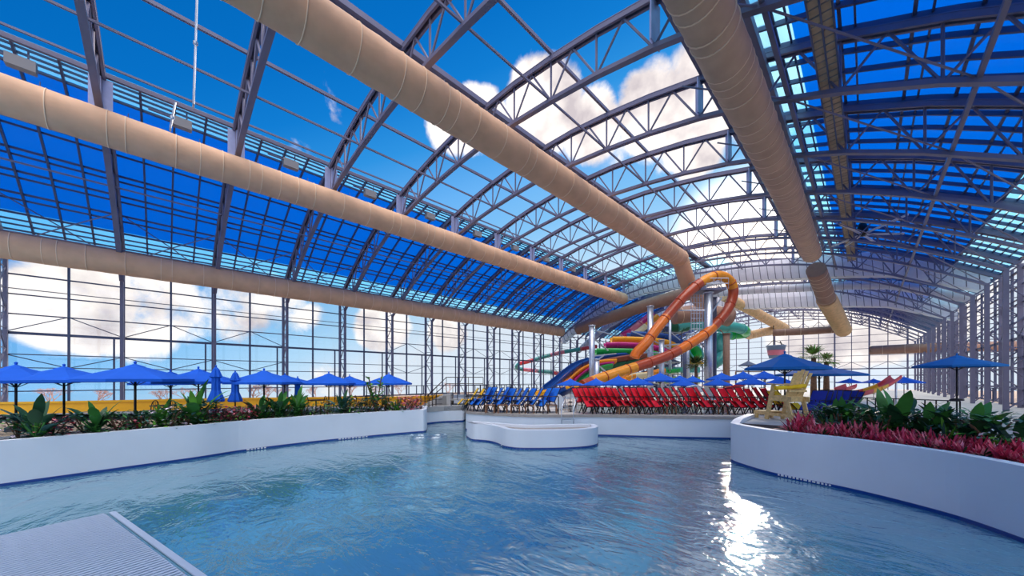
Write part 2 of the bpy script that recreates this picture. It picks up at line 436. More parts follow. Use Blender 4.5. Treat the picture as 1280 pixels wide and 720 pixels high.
# back end wall behind the camera: plain panel wall with same section
m = MB(); us = [XE0+(XE1-XE0)*k/16 for k in range(17)]
for a, b in zip(us, us[1:]):
    m.add([(a, YSTART, -1.6), (b, YSTART, -1.6), (b, YSTART, ip(TOP, b-CX)+.2), (a, YSTART, ip(TOP, a-CX)+.2)], [(0, 1, 2, 3)])
struct(m.build('wall_back', 'pane'))
# ---------------------------------------------------------------- insulated bulkhead arches
def arch_top(u):
    P = [(-22.4, 9.3), (-20, 11.0), (-16.8, 13.1), (-12, 15.0), (-7.4, 16.0), (-2, 16.05), (2.3, 15.85), (6, 15.5), (10, 15.0), (13.5, 14.6), (17, 14.0), (22.4, 11.6)]
    for (a, za), (b, zb) in zip(P, P[1:]):
        if u <= b: return za+(zb-za)*(u-a)/(b-a)
    return P[-1][1]
def arch_beam(y, h0, h1, dep, label, drop=0, u0=-22.3, u1=22.3, tube=False):
    N = 64; e = empty('arched_bulkhead', (CX, y, 0))
    us = [u0+(u1-u0)*k/N for k in range(N+1)]
    hh = lambda u: h0+(h1-h0)*(u-u0)/(u1-u0)
    m = MB()
    for a, b in zip(us, us[1:]):
        za, zb = arch_top(a)-drop, arch_top(b)-drop; ya, yb = 0, dep
        if tube: continue
        bul = .25
        va = [(a, 0, za), (a, -bul, za-hh(a)*.35), (a, -bul*.8, za-hh(a)*.7), (a, 0, za-hh(a)), (a, dep, za-hh(a)), (a, dep, za)]
        vb = [(b, 0, zb), (b, -bul, zb-hh(b)*.35), (b, -bul*.8, zb-hh(b)*.7), (b, 0, zb-hh(b)), (b, dep, zb-hh(b)), (b, dep, zb)]
        m.add(va+vb, [(0, 1, 7, 6), (1, 2, 8, 7), (2, 3, 9, 8), (4, 5, 11, 10), (5, 0, 6, 11)], 0)
        m.add([va[3], va[4], vb[4], vb[3]], [(0, 1, 2, 3)], 1)
    if tube: m.tube([(u, 0, arch_top(u)-drop) for u in us], hh(0)/2, 14)
    g = m
    for k in range(0, N+1):
        u = us[k]; z = arch_top(u)-drop
        if tube: g.tube([(u-.02, 0, z), (u+.02, 0, z)], hh(0)/2+.02, 14, mi=2); continue
        h = hh(u)
        g.bar((u, -.02, z), (u+.1, -.29, z-h*.35), .05, mi=2); g.bar((u+.1, -.29, z-h*.35), (u+.16, -.24, z-h*.7), .05, mi=2); g.bar((u+.16, -.24, z-h*.7), (u+.2, -.02, z-h), .05, mi=2)
        g.bar((u+.2, 0, z-h-.02), (u+.7, dep, z-h-.02), .06, mi=2)
    g.build('insulation_skin', ['foil', 'soffit', 'foil_seam'], e)
    tag(e, label, 'bulkhead', 'arched insulated bulkheads across the roof')
arch_beam(49, 1.3, 2.5, 1.2, 'wide silver foil arched bulkhead, nearest one crossing the roof above the slides')
arch_beam(54.5, .95, .95, 0, 'round silver arched duct between the two wide bulkheads', drop=2.2, tube=True)
arch_beam(64, 2.2, 2.2, 1.4, 'far wide silver bulkhead arch behind the nearest one', drop=.9)
# ---------------------------------------------------------------- air ducts
def duct(path, r, label, mats=('duct_fabric', 'duct_seam'), seam=1.1, k=1, name='air_duct', corr=0, group='tan fabric air ducts', hang=None, kn=40):
    pts = smooth(path, k) if k > 1 else [Vector(p) for p in path]
    e = empty(name, pts[0])
    pts = [p-pts[0] for p in pts]
    L = [0]
    for a, b in zip(pts, pts[1:]): L.append(L[-1]+(b-a).length)
    def pos(d):
        for i in range(1, len(L)):
            if d <= L[i] or i == len(L)-1:
                t = (d-L[i-1])/max(1e-6, L[i]-L[i-1]); return pts[i-1].lerp(pts[i], min(1, t))
    step = (.11 if corr else .5); n = max(2, int(L[-1]/step)); s = [pos(L[-1]*i/n) for i in range(n+1)]
    rr = random.Random(int(r*1000)+len(pts))
    ws = [rr.uniform(-.02, .02) for _ in range(n+1)]
    def rf(t):
        i = int(round(t*n)); return r*(1+(corr*(1 if i % 2 else -1) if corr else ws[i]))
    m = MB()
    if not seam: m.tube(s, r, 24, rf=rf)
    if seam:
        m = MB(); m.tube(s, r, 24, rf=rf); g = m; d = seam*.5
        while d < L[-1]:
            p = pos(d); q = pos(min(L[-1], d+.05)); t = (q-p).normalized()
            if (q-p).length > .01: g.tube([p, p+t*.035], r*1.024, 24, mi=1)
            d += seam*rr.choice((.5, .8, 1, 1.5))
    m.build('fabric_tube', mats, e)
    if hang:
        g = MB(); d = 1.0
        while d < L[-1]:
            p = pos(d); wz = ip(BOT, p.x+e.location.x-CX)-e.location.z
            g.rod(p+Vector((0, 0, r)), (p.x, p.y, max(wz, p.z+r+.1)), .018, 4); d += BAY/2
        g.tube([p_+Vector((0, 0, r+.05)) for p_ in (pos(0), pos(L[-1]))], .03, 5)
        g.build('suspension_cable', 'steel_dark', e)
    tag(e, label, 'air duct', group); return e
Y0 = -12
duct([(-13, Y0, 13.75), (-13, 36.3, 13.75)], .80, 'long tan fabric duct under the roof crown', hang=1)
duct([(-24, Y0, 13.1), (-24, 45.6, 13.1)], .76, 'long tan fabric duct halfway down the blue roof slope', hang=1)
duct([(-34.6, Y0, 9.55), (-34.6, 45.4, 9.55)], .80, 'lowest long brownish duct along the top of the glazed wall', hang=None)
duct([(-3.2, Y0, 12.05), (-3.2, 12, 12.2), (-3.2, 24, 12.45), (-3.35, 39.5, 12.55)], .68, 'long tan duct running beside the cable tray', mats=('duct_fabric_right', 'duct_seam'), seam=.9, hang=1)
duct([(-13, 36.2, 13.75), at(859, 36.2, py=352), at(865, 37, py=364), at(879, 39, py=379)], .74, 'corrugated elbow hanging down from the end of the crown duct', k=4, corr=.03, seam=0)
p = [onplane(a, b, 47.2) for a, b in [(722, 412), (745, 403), (780, 391), (820, 378), (872, 364)]]
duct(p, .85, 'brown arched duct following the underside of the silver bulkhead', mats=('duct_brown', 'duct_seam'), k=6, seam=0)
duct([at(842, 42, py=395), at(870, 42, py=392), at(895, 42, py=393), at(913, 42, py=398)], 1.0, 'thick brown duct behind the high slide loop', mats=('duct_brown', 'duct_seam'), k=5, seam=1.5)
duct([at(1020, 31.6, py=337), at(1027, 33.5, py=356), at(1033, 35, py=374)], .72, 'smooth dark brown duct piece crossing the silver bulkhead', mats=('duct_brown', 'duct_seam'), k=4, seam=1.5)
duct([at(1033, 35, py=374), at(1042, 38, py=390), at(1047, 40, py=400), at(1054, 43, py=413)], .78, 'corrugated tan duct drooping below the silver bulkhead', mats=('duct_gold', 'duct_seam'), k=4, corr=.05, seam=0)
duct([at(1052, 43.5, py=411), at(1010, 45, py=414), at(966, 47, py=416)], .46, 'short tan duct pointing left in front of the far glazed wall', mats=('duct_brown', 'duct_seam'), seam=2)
duct([at(905, 54, py=370), at(945, 56, py=391), at(981, 58, py=411)], .75, 'golden duct slanting down behind the silver bulkhead', mats=('duct_gold', 'duct_seam'), seam=1.5)
duct([at(979, 58, py=411), at(955, 58.5, py=415), at(937, 59, py=419)], .68, 'short golden duct folded back at the foot of the slanting duct', mats=('duct_gold', 'duct_seam'), seam=1)
duct([at(937, 59, py=420), at(924, 56, py=415)], .6, 'stub of golden duct beside the teal slide bend', mats=('duct_gold', 'duct_seam'), seam=1)
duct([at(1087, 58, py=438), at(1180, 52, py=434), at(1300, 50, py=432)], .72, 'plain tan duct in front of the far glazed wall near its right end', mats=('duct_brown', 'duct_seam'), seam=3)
# cable tray with rungs near the right roof
e = empty('cable_tray', (CX+14.1, YSTART, 13.0)); m = MB(); LT = 46-YSTART
for dx in (-.28, 0, .28): m.box((dx, LT/2, 0), (.05, LT, .12))
m.build('side_rails', 'steel_dark', e)
m = MB(); d = 0
while d < LT: m.box((0, d, 0), (.56, .3, .05)); d += .36
m.build('rungs', 'tray_metal', e)
tag(e, 'long brown ladder-like cable tray under the right-hand blue roof', 'cable tray')
# windowed gantry with small panes beside it
e = empty('window_gantry', (CX+11.6, 0, -.15)); m = MB()
for dx in (-.5, .5): m.box((dx, 17, 15.0), (.2, 60, .4))
m.build('side_beams', 'steel', e)
m = MB(); y = YSTART
while y < 47: m.box((0, y, 15.0), (1.0, .25, .12)); y += BAY/4
m.build('cross_bars', 'steel_light', e)
tag(e, 'narrow grey gantry with light gaps running beside the cable tray', 'gantry')
# vertical hanger with drive motor and star of struts
e = empty('strut_star', tuple(at(1078, 27, py=293))); m = MB()
c0 = e.location.copy()
for a, b, D in [(1050, 280, 25), (1100, 307, 28), (1135, 268, 24), (1130, 292, 25), (1056, 308, 28), (1040, 308, 27)]:
    m = MB(); m.rod((0, 0, 0), at(a, D, py=b)-c0, .08, 6); m.build('strut', 'soffit', e)
m = MB(); m.rod((0, 0, .3), at(1076, 27, py=226)-c0, .07, 6); m.build('hanger', 'steel_light', e)
m = MB(); m.lathe((0, 0, .15), [(0, -.3), (.3, -.25), (.34, .3), (.2, .7), (0, .75)], 12); m.build('motor', 'black', e)
tag(e, 'star of pale struts with a black motor hanging under the right roof', 'roof bracing')
# motor boxes on the left track beam
pr = None
for i, n in enumerate(range(-3, 7)):
    if pr is None:
        pr = empty('motor_box'); m = MB(); m.box((0, 0, 0), (.35, .8, .45)); m.build('housing', 'box_grey', pr)
        m = MB(); m.box((.1, -.6, .1), (.08, 1.2, .08)); m.rod((.1, .2, .2), (.1, .2, .6), .03); m.build('bracket', 'steel_dark', pr); o = pr
    else: o = copy_tree(pr)
    o.location = (CX-10.0, ty(n)+BAY*.55, 15.15)
    tag(o, f'grey motor box on the track beam, {ordn(i)} from the camera end', 'motor', 'motor boxes along the track beam')
# thin hanging sprinkler rods
for i, (px, pya, pyb, D) in enumerate([(242, -60, 130, 13), (213, 128, 160, 14)]):
    a, b = at(px+6, D, py=pya), at(px, D, py=pyb)
    m = MB(); m.rod(a, b, .035, 6); m.rod(b, b+Vector((-.25, 0, 0)), .03, 6); m.lathe(tuple(a.lerp(b, .6)), [(0, -.07), (.07, -.05), (.07, .05), (0, .07)], 8)
    tag(m.build('sprinkler_pipe', 'galvanised'), ['long thin metal pipe hanging in front of the open sky', 'short bent pipe rising from the track beam'][i], 'pipe')
# ---------------------------------------------------------------- pool, decks and planters
WZ = WATER
m = MB(); m.box((CX, 43, -2.6), (47, 126, .2)); struct(m.build('floor', 'plaster_floor'))
m = MB(); m.add([(XE0, YSTART, WZ), (XE1+2, YSTART, WZ), (XE1+2, 60, WZ), (XE0, 60, WZ)], [(0, 1, 2, 3)])
wo = struct(m.build('water', 'water'))
if wo.data.polygons[0].normal.z < 0: wo.data.flip_normals()
def W(px, py): 
    v = ground(px, py, WZ); return (v.x, v.y)
def WD(px, D):
    v = at(px, D, 0); return (v.x, v.y)
def sm2(pts, k=5): return [(v.x, v.y) for v in smooth([(a, b, 0) for a, b in pts], k)]
def wall_strip(line, z0, z1, th, name, mat_='wall_paint', inward=1, rim='coping', rimw=.05):
    """solid curved wall along a plan line"""
    L = [Vector((a, b, 0)) for a, b in line]; inner = []
    for i, p in enumerate(L):
        d = (L[min(i+1, len(L)-1)]-L[max(i-1, 0)]).normalized(); nrm = Vector((-d.y, d.x, 0))*inward
        inner.append(p+nrm*th)
    m = MB(); m.prism([(p.x, p.y) for p in L]+[(p.x, p.y) for p in reversed(inner)], z0, z1)
    o = struct(m.build(name, mat_))
    # tile band at water line
    m = MB(); out = []
    for i, p in enumerate(L):
        d = (L[min(i+1, len(L)-1)]-L[max(i-1, 0)]).normalized(); nrm = Vector((-d.y, d.x, 0))*inward
        out.append(p-nrm*.02)
    for i in range(len(L)-1):
        a, b = out[i], out[i+1]
        m.add([(a.x, a.y, WZ-.3), (b.x, b.y, WZ-.3), (b.x, b.y, WZ+.085), (a.x, a.y, WZ+.085)], [(0, 1, 2, 3)])
        a2, b2 = L[i], L[i+1]
        m.add([(a.x, a.y, WZ+.085), (b.x, b.y, WZ+.085), (b2.x, b2.y, WZ+.085), (a2.x, a2.y, WZ+.085)], [(0, 1, 2, 3)])
    m.build('tile_band', 'tile_blue', o)
    return o, [(p.x, p.y) for p in inner]
# planter back line, soil
def offset(line, d, inward=1):
    L = [Vector((a, b)) for a, b in line]; out = []
    for i, p in enumerate(L):
        t = (L[min(i+1, len(L)-1)]-L[max(i-1, 0)]).normalized(); out.append(tuple(p+Vector((-t.y, t.x))*inward*d))
    return out
# left planter wall
Lp = [W(165, 585), W(250, 573), W(310, 563.5), W(400, 552.5), W(480, 544.5), W(520, 541), W(531, 540)]
d0 = Vector(Lp[0])-Vector(Lp[1]); ext = Vector(Lp[0])+d0*4
left_line = sm2([tuple(ext)]+Lp+[WD(533.5, 22.3), WD(533.6, 24.5)], 6)
wl, inL = wall_strip(left_line, -2.6, 0.03, .28, 'wall_planter_left')
# marks on tile band
def marks(line_pts, parent, n, w=.12, g=.06):
    m = MB(); a, b = Vector(line_pts[0]), Vector(line_pts[1]); d = (b-a).normalized(); nn = Vector((d.y, -d.x))
    if nn.dot(-a) < 0: nn = -nn
    rr = random.Random(n); p = a.copy()
    for i in range(n):
        ww = w*rr.uniform(.6, 1.3); c = p+d*ww/2+nn*.035
        m.box((c.x, c.y, WZ+.06), (ww, .02, .055*rr.uniform(.7, 1.1)), rz=math.atan2(d.y, d.x)); p += d*(ww+g)
    m.build('depth_marker', 'tile_white', parent)
marks([W(308, 563.8), W(326, 561.6)], wl, 6, .09, .05); marks([W(423, 550.2), W(455, 547.2)], wl, 9, .12, .06)
soil_front = offset(left_line[:-8], .28); soil_back = offset(left_line[:-8], 1.5)
m = MB(); m.prism(soil_front+soil_back[::-1], -.6, -.08); tag(m.build('planting_soil', 'soil'), 'dark soil filling the long left planter', 'soil', kind='stuff')
m = MB(); m.prism(soil_back+offset(left_line[:-8], 1.65)[::-1], -.6, 0.0); struct(m.build('wall_planter_back', 'wall_paint'))
# left deck
bk = offset(left_line[:-8], 1.65)
far_left = [WD(533.8, 25.2), WD(555, 26.2), WD(575, 26.6), WD(581, 27.4), WD(590, 33), WD(600, 42)]
deckL = bk+[tuple(left_line[-2])]+sm2(far_left, 3)
m = MB(); m.prism([(XE0, YSTART)]+[(bk[0][0], YSTART)]+deckL+[(-24, 60), (-24, YEND), (XE0, YEND)], -.5, DECK)
struct(m.build('floor_left_deck', 'concrete'))
wf, _ = wall_strip(sm2([left_line[-1]]+far_left, 3), -2.6, DECK-.03, .3, 'wall_river_far')
# centre strip deck
cf = [W(583, 537), WD(582.5, 22.3), WD(590, 21.6), WD(620, 20.6), WD(660, 19.9), WD(700, 19.8), W(750, 545), W(830, 547.3), W(912, 549), WD(960, 18.6), WD(1010, 18.4)]
cfront = sm2([WD(588, 30)]+[WD(583.5, 23.5)]+cf[1:], 5)
wc, inC = wall_strip(cfront, -2.6, -.2, .35, 'wall_centre')
m = MB(); m.prism(offset(cfront, -.05)+inC[::-1], -.27, -.13)
rim = m.build('coping', 'coping', wc)
back = [WD(1010, 24), (XE1, 24), (XE1, YEND), (-24, YEND), (-24, 60), WD(612, 42)]
hole = [WD(706, 21.6), WD(905, 20.9), WD(925, 24.5), WD(912, 27.2), WD(720, 28.2), WD(700, 25)]
m = MB(); m.prism(inC+[WD(1010, 18.75)]+back, -.45, -.15, holes=[hole])
struct(m.build('floor_centre_deck', 'deck_light'))
m = MB(); m.prism(hole, -.44, -.2); struct(m.build('water_small_pool', 'water'))
m = MB(); m.prism(hole, -1.4, -.9); struct(m.build('floor_small_pool', 'tile_blue'))
marks([WD(834, 27.2), WD(846, 27.2)], wc, 5)
# right planter
Rp = [WD(935, 17.5), WD(921, 15.7), W(914.5, 573), W(915, 577), W(930, 583), W(960, 592), W(1000, 601), W(1050, 611), W(1113, 626), W(1200, 650), W(1290, 682)]
rl = sm2(Rp, 5)
wr, inR = wall_strip(rl, -2.6, .16, .3, 'wall_planter_right')
marks([W(973, 595.2), W(1030, 607.2)], wr, 14, .07, .04)
lastR = Vector(rl[-1]); firstR = Vector(rl[0])
m = MB(); m.prism(inR+[(XE1, lastR.y), (XE1, 24), WD(1010, 24), WD(1010, 18), WD(940, 18.3)], -.5, .0); struct(m.build('floor_right_deck', 'concrete'))
sf = offset(rl[8:], .3); 
m = MB(); m.prism(sf+offset(rl[8:], 2.6)[::-1], -.05, .05); tag(m.build('planting_soil', 'soil'), 'dark soil in the right planter under red bromeliads', 'soil', kind='stuff')
# small island
isl = [W(583.5, 546.5), W(590, 550.5), W(600, 551.5), W(612, 552.8), W(622, 555.5), W(632, 559.5), W(650, 561.8), W(680, 562), W(705, 561.5), W(730, 560), W(744, 557.5), WD(747, 17.6), WD(738, 18.3), WD(700, 18.2), WD(660, 18.0), WD(630, 18.6), WD(600, 19.3), WD(586, 19.6)]
ilp = sm2(isl+[isl[0]], 5)[:-1]
inn = []
for i, p in enumerate(ilp):
    a, b = Vector(ilp[i-1]), Vector(ilp[(i+1) % len(ilp)]); t = (b-a).normalized(); inn.append(tuple(Vector(p)+Vector((-t.y, t.x))*.3))
m = MB(); m.prism(ilp, -2.6, -.45, holes=[inn]); e = m.build('wall_island', 'wall_paint'); struct(e)
m = MB(); m.prism(inn, -1.0, -.58); m.build('inner_basin', 'coping', e)
m = MB(); n_ = len(ilp)
for i in range(n_):
    a, b = Vector(ilp[i]), Vector(ilp[(i+1) % n_]); t = (b-a).normalized(); q = Vector((t.y, -t.x))*.02
    m.add([(a.x+q.x, a.y+q.y, WZ-.3), (b.x+q.x, b.y+q.y, WZ-.3), (b.x+q.x, b.y+q.y, WZ+.085), (a.x+q.x, a.y+q.y, WZ+.085)], [(0, 1, 2, 3)])
m.build('tile_band', 'tile_blue', e)
marks([W(627, 557.8), W(645, 561.2)], e, 7, .07, .04)
# trench drain in the shallow corner
e = empty('trench_drain', tuple(ground(205, 708, WZ-.01))); m = MB(); mm = MB()
a, b = ground(150, 655, WZ), ground(255, 735, WZ); d = (b-a).normalized(); nn = Vector((-d.y, d.x, 0))
if nn.dot(ground(165, 720, WZ)-a) < 0: nn = -nn
# ---------------------------------------------------------------- outside ground
m = MB(); m.add([(-49, -200, -.35), (-37.9, -200, -.35), (-37.9, 200, -.35), (-49, 200, -.35), (-400, -200, -70), (-400, 200, -70)], [(0, 1, 2, 3), (0, 3, 5, 4)])
m.add([(-49, 97.2, -.35), (60, 97.2, -.35), (60, 112, -.35), (-49, 112, -.35), (60, 400, -60), (-49, 400, -60)], [(0, 1, 2, 3), (3, 2, 4, 5)]); m.add([(7.9, -100, -.35), (20, -100, -.35), (20, 97, -.35), (7.9, 97, -.35), (200, -100, -50), (200, 97, -50)], [(0, 1, 2, 3), (1, 4, 5, 2)])
struct(m.build('ground', 'ground_tan'))
def bare_shrub(seed):
    rr = random.Random(seed); m = MB()
    def br(p, d, l, r, k):
        q = p+d*l; m.rod(p, q, r, 4, r2=r*.6)
        if k: 
            for _ in range(3): br(q, (d+Vector((rr.uniform(-.8, .8), rr.uniform(-.8, .8), rr.uniform(-.1, .6)))).normalized(), l*.72, r*.6, k-1)
    for _ in range(3): br(Vector((0, 0, 0)), Vector((rr.uniform(-.4, .4), rr.uniform(-.4, .4), 1)).normalized(), .7, .05, 4)
    return m
sh = [bare_shrub(s).build('bare_shrub', 'twig') for s in (1, 2, 3)]
spots = [(206, 30, .8), (236, 31, .9), (318, 34, 1), (330, 36, .95), (352, 37, .8), (395, 40, .8), (440, 43, .9), (500, 49, .9), (120, 29, .8), (60, 29, .9), (560, 56, 1), (470, 46, .8)]
for i, (px, D, s) in enumerate(spots):
    o = sh[i] if i < 3 else sh[i % 3].copy()
    if i >= 3: C.objects.link(o)
    o.location = at(px, D, -.4); o.scale = (s*1.3, s*1.3, s*.9); o.rotation_euler = (0, 0, i*1.3)
for i, (o, _) in enumerate(sorted([(o, (o.matrix_basis.translation)) for o in C.objects if o.name.startswith('bare_shrub')], key=lambda t: t[1].y)):
    tag(o, f'leafless pinkish shrub outside the glazed wall, {ordn(i)} along it from the left', 'shrub', 'bare shrubs outside the glazed wall')
# ---------------------------------------------------------------- umbrellas
def umbrella(kind, mt='umbrella_blue', n=8):
    e = empty('patio_umbrella'); m = MB()
    # unit radius canopy, apex z=0, edge z=-0.36 (open)
    if kind == 'open':
        prof = [(.02, 0), (.16, -.055), (.18, -.075), (1.0, -.34), (1.0, -.40)]
        m.lathe((0, 0, 0), prof, n, a0=.2); m.lathe((0, 0, -.02), [(.98, -.34), (.18, -.09), (.02, -.02)], n, a0=.2)
        cp = m.build('canopy', mt, e)
        r = MB()
        for j in range(n):
            a = .2+2*math.pi*j/n; r.bar((0, 0, -.05), (math.cos(a)*.97, math.sin(a)*.97, -.37), .014)
            r.bar((0, 0, -.5), (math.cos(a)*.5, math.sin(a)*.5, -.22), .012)
        r.build('ribs', 'pole_dark', cp)
    else:
        vs = [(.03, 0), (.08, -.06), (.17, -.30), (.11, -.34), (.12, -.72), (.23, -1.02), (.21, -1.08), (.04, -1.06)]
        k = 16; c = []
        for r_, z in vs: c.append([(r_*(1 if j % 2 else .72)*math.cos(2*math.pi*j/k), r_*(1 if j % 2 else .72)*math.sin(2*math.pi*j/k), z) for j in range(k)])
        m.add([v for g in c for v in g], [(i*k+j, i*k+(j+1) % k, (i+1)*k+(j+1) % k, (i+1)*k+j) for i in range(len(c)-1) for j in range(k)])
        m.build('canopy', mt, e)
    m = MB(); m.lathe((0, 0, 0), [(.0, .07), (.03, .05), (.02, 0), (.03, -.03)], 8); m.build('finial', mt, e)
    return e
uo = umbrella('open'); ut = umbrella('open', 'umbrella_teal'); uc = umbrella('closed'); ug = umbrella('open', 'umbrella_grey')
used = set()
def put_umb(src, px, D, ap, r, base, label, group, tilt=0, hs=1.0):
    o = copy_tree(src) if id(src) in used else src; used.add(id(src))
    p = at(px, D, py=ap); o.location = p; o.scale = (r, r, r*hs); o.rotation_euler = (0, tilt, R.uniform(0, .7))
    m = MB(); h = (p.z-base)/(r*hs)
    m.rod((0, 0, -h), (0, 0, -.02), .022/1.0, 8); m.lathe((0, 0, -h), [(0, 0), (.16, 0), (.16, .04), (.04, .07)], 12)
    m.build('pole', 'pole_dark', o)
    tag(o, label, 'umbrella', group); return o
GL = 'blue umbrellas on the left deck'; GM = 'blue umbrellas beyond the lounge chairs'
for px, D, ap, ed, hw, lab in [
    (169, 15.2, 455, 477, 58, 'big open blue umbrella at the left end, nearest the camera'),
    (213, 19.5, 464.5, 481, 38, 'blue umbrella half hidden behind the two leftmost open ones'),
    (248, 17.4, 461, 479.5, 42, 'open blue umbrella just left of the taller closed one'),
    (330, 18.4, 463, 480, 43, 'wide open blue umbrella right of both closed ones'),
    (356, 21, 468.5, 480.5, 34, 'blue umbrella tucked behind the wide one, above the small closed umbrella'),
    (411, 21.2, 466.5, 481, 32, 'open blue umbrella between the small closed one and the tall leafy plant'),
    (437, 22.6, 470, 482, 28, 'low blue umbrella behind, just left of the tall leafy plant'),
    (486, 23, 467.5, 481, 29, 'rightmost open blue umbrella on the left deck'),
    (80, 14.2, 458, 478, 50, 'open blue umbrella left of the big one at the left end'),
    (20, 13.5, 456, 479, 55, 'open blue umbrella farthest along the deck to the left')]:
    r = hw*D/F; hs = ((ed-ap)/hw)/.40
    put_umb(uo, px, D, ap, r, DECK, lab, GL, hs=hs)
for px, D, ap, bot, lab in [(270, 16.4, 459, 503, 'tall closed blue umbrella, leftmost of the three furled ones'), (294, 16.9, 465, 503, 'closed blue umbrella with dark folds, middle of the three furled ones'), (372, 18.9, 472, 503, 'small closed blue umbrella, rightmost of the three furled ones')]:
    hgt = (bot-ap)*D/F; put_umb(uc, px, D, ap, hgt/1.1, DECK, lab, 'furled blue umbrellas', hs=1)
for px, D, ap, ed, hw, lab in [
    (713, 25.5, 473.5, 482, 17, 'small blue umbrella left of the twin slide pillars'), (745, 26, 473, 482, 17, 'small blue umbrella at the foot of the left slide pillar'),
    (773, 25, 470, 482, 22, 'blue umbrella left of the orange slide end, third from the ladder'), (797, 26.5, 472, 481.5, 20, 'blue umbrella just left of the broad one under the slides'),
    (825, 27, 466, 477, 23, 'broad blue umbrella set higher than its neighbours'), (850, 29, 469.5, 478, 17, 'blue umbrella just right of the broad high one'),
    (854, 25.5, 474, 482.5, 16, 'low blue umbrella in front of two others near the white arch'), (866, 31, 470, 478, 14, 'narrow blue umbrella below the round palm'),
    (897, 27, 473, 482, 16, 'low blue umbrella right of the white arch'), (902, 31, 466, 475.5, 18, 'blue umbrella by the foot of the brown pillar'),
    (929, 31, 464.5, 474, 18, 'blue umbrella under the grey tent top'), (940, 27, 471.5, 481, 18, 'low blue umbrella in front of the grey tent'),
    (955, 32, 464, 474, 20, 'far blue umbrella left of the largest one'), (976, 26, 471, 481, 18, 'low blue umbrella under the left rim of the largest one'),
    (1062, 34, 473, 479, 13, 'tiny blue umbrella above the red flume'), (1092, 34, 473.5, 479, 13, 'tiny blue umbrella in front of the far wall pillar'), (1130, 30, 471, 479, 18, 'small blue umbrella above the yellow flume')]:
    r = hw*D/F; put_umb(uo, px, D, ap, r, DECK, lab, GM, hs=((ed-ap)/hw)/.40)
put_umb(ut, 981, 19.5, 442, 45*19.5/F, DECK, 'largest blue-teal umbrella, behind the wooden lifeguard chair', 'large umbrellas behind the lifeguard chair', hs=1.15)
put_umb(ut, 1024, 21.5, 456, 47*21.5/F, DECK, 'second large teal umbrella, partly behind the largest one', 'large umbrellas behind the lifeguard chair', hs=.75)
put_umb(ut, 1196, 17.0, 444, 38*17/F, DECK, 'large teal umbrella at the right edge of the deck', 'large umbrellas behind the lifeguard chair', hs=1.0)
put_umb(ug, 935, 38, 451, 10*38/F, DECK, 'small grey pointed tent top left of the largest umbrella', 'tent', hs=1.6)
# ---------------------------------------------------------------- lounge chairs
def lounge(mt):
    e = empty('lounge_chair')   # local +Y = facing; unit about 0.75 wide, 1.5 tall
    m = MB(); w = .36
    def quad(pts, t=.02):
        a, b = pts; d = Vector((0, b[0]-a[0], b[1]-a[1])); n = Vector((0, -d.z, d.y)).normalized()*t
        m.add([Vector((sx*w, p[0], p[1]))+n*q for q in (-1, 1) for p in (a, b) for sx in (-1, 1)], [(0, 1, 3, 2), (4, 6, 7, 5), (0, 4, 5, 1), (2, 3, 7, 6), (0, 2, 6, 4), (1, 5, 7, 3)])
    quad(((-.62, 1.5), (-.12, .66)))
    m.build('back_sling', mt, e)
    m = MB(); quad(((-.12, .66), (.42, .78))); m.build('seat_sling', mt, e)
    m = MB(); quad(((.42, .78), (.72, .44))); m.build('foot_sling', mt, e)
    m = MB()
    for s in (-1, 1):
        x = s*.385
        m.rod((x, -.64, 1.54), (x, -.12, .66), .022); m.rod((x, -.12, .66), (x, .42, .78), .022); m.rod((x, .42, .78), (x, .74, .42), .022)
    m.rod((-.385, -.64, 1.54), (.385, -.64, 1.54), .022); m.rod((-.385, .74, .42), (.385, .74, .42), .022)
    m.build('frame', 'chair_frame', e)
    for s in (-1, 1):
        for y0, y1 in ((-.45, -.12), (.45, .25)):
            m = MB(); m.bar((s*.385, y0, 0), (s*.385, y1, .70), .045); m.build('leg', 'chair_frame', e)
        m = MB(); m.bar((s*.38, -.36, 1.02), (s*.38, .3, .98), .05, .03); m.rod((s*.38, .28, .98), (s*.37, .28, .72), .018); m.build('armrest', 'chair_frame', e)
    return e
def row(src, pxs, Dfun, yaw, sc, base, label, group, cat='lounge chair', jit=.28):
    for i, px in enumerate(pxs):
        o = src if i == 0 else copy_tree(src)
        o.location = at(px, Dfun(px), base); o.rotation_euler = (0, 0, yaw(px)+R.uniform(-jit, jit)); o.scale = (sc, sc, sc*R.uniform(.97, 1.03))
        tag(o, label(i, len(pxs)), cat, group)
yl = TH+math.pi/2  # local +Y towards picture left
reds = [729, 736, 743, 750, 757, 764, 771, 779, 787, 795, 803, 811, 820, 828, 837, 846, 855, 864, 873, 883, 893, 904, 914, 925, 936, 947, 958, 968]
row(lounge('red_sling'), reds, lambda px: 20.9-(px-730)*.0028, lambda px: TH+math.pi/2+2.35, .98, -.14,
    lambda i, n: f'red sling lounge chair, {ordn(i)} in the red row counted from the pool ladder', 'red lounge chairs on the centre deck')
blues = [602, 608, 616, 624, 632, 640, 648, 657, 666, 676, 686]
row(lounge('blue_sling'), blues, lambda px: 22.2-(px-600)*.012, lambda px: TH+math.pi/2+.35, .97, -.14,
    lambda i, n: f'blue sling lounge chair, {ordn(i)} in the blue row counted from the yellow ones', 'blue lounge chairs on the centre deck')
row(lounge('navy_sling'), [1018, 1025, 1032, 1039, 1046, 1053, 1060], lambda px: 17.2, lambda px: TH+math.pi/2+.4, .85, .0,
    lambda i, n: f'navy lounge chair behind the lifeguard chair, {ordn(i)} from it', 'navy lounge chairs')
ysl = lounge('yellow_sling')
row(ysl, [586, 594], lambda px: 22.6, lambda px: TH+math.pi/2+.4, .95, -.14, lambda i, n: ['yellow lounge chair at the very end of the row beside the channel', 'yellow lounge chair next to the first blue one'][i], 'yellow lounge chairs by the channel')
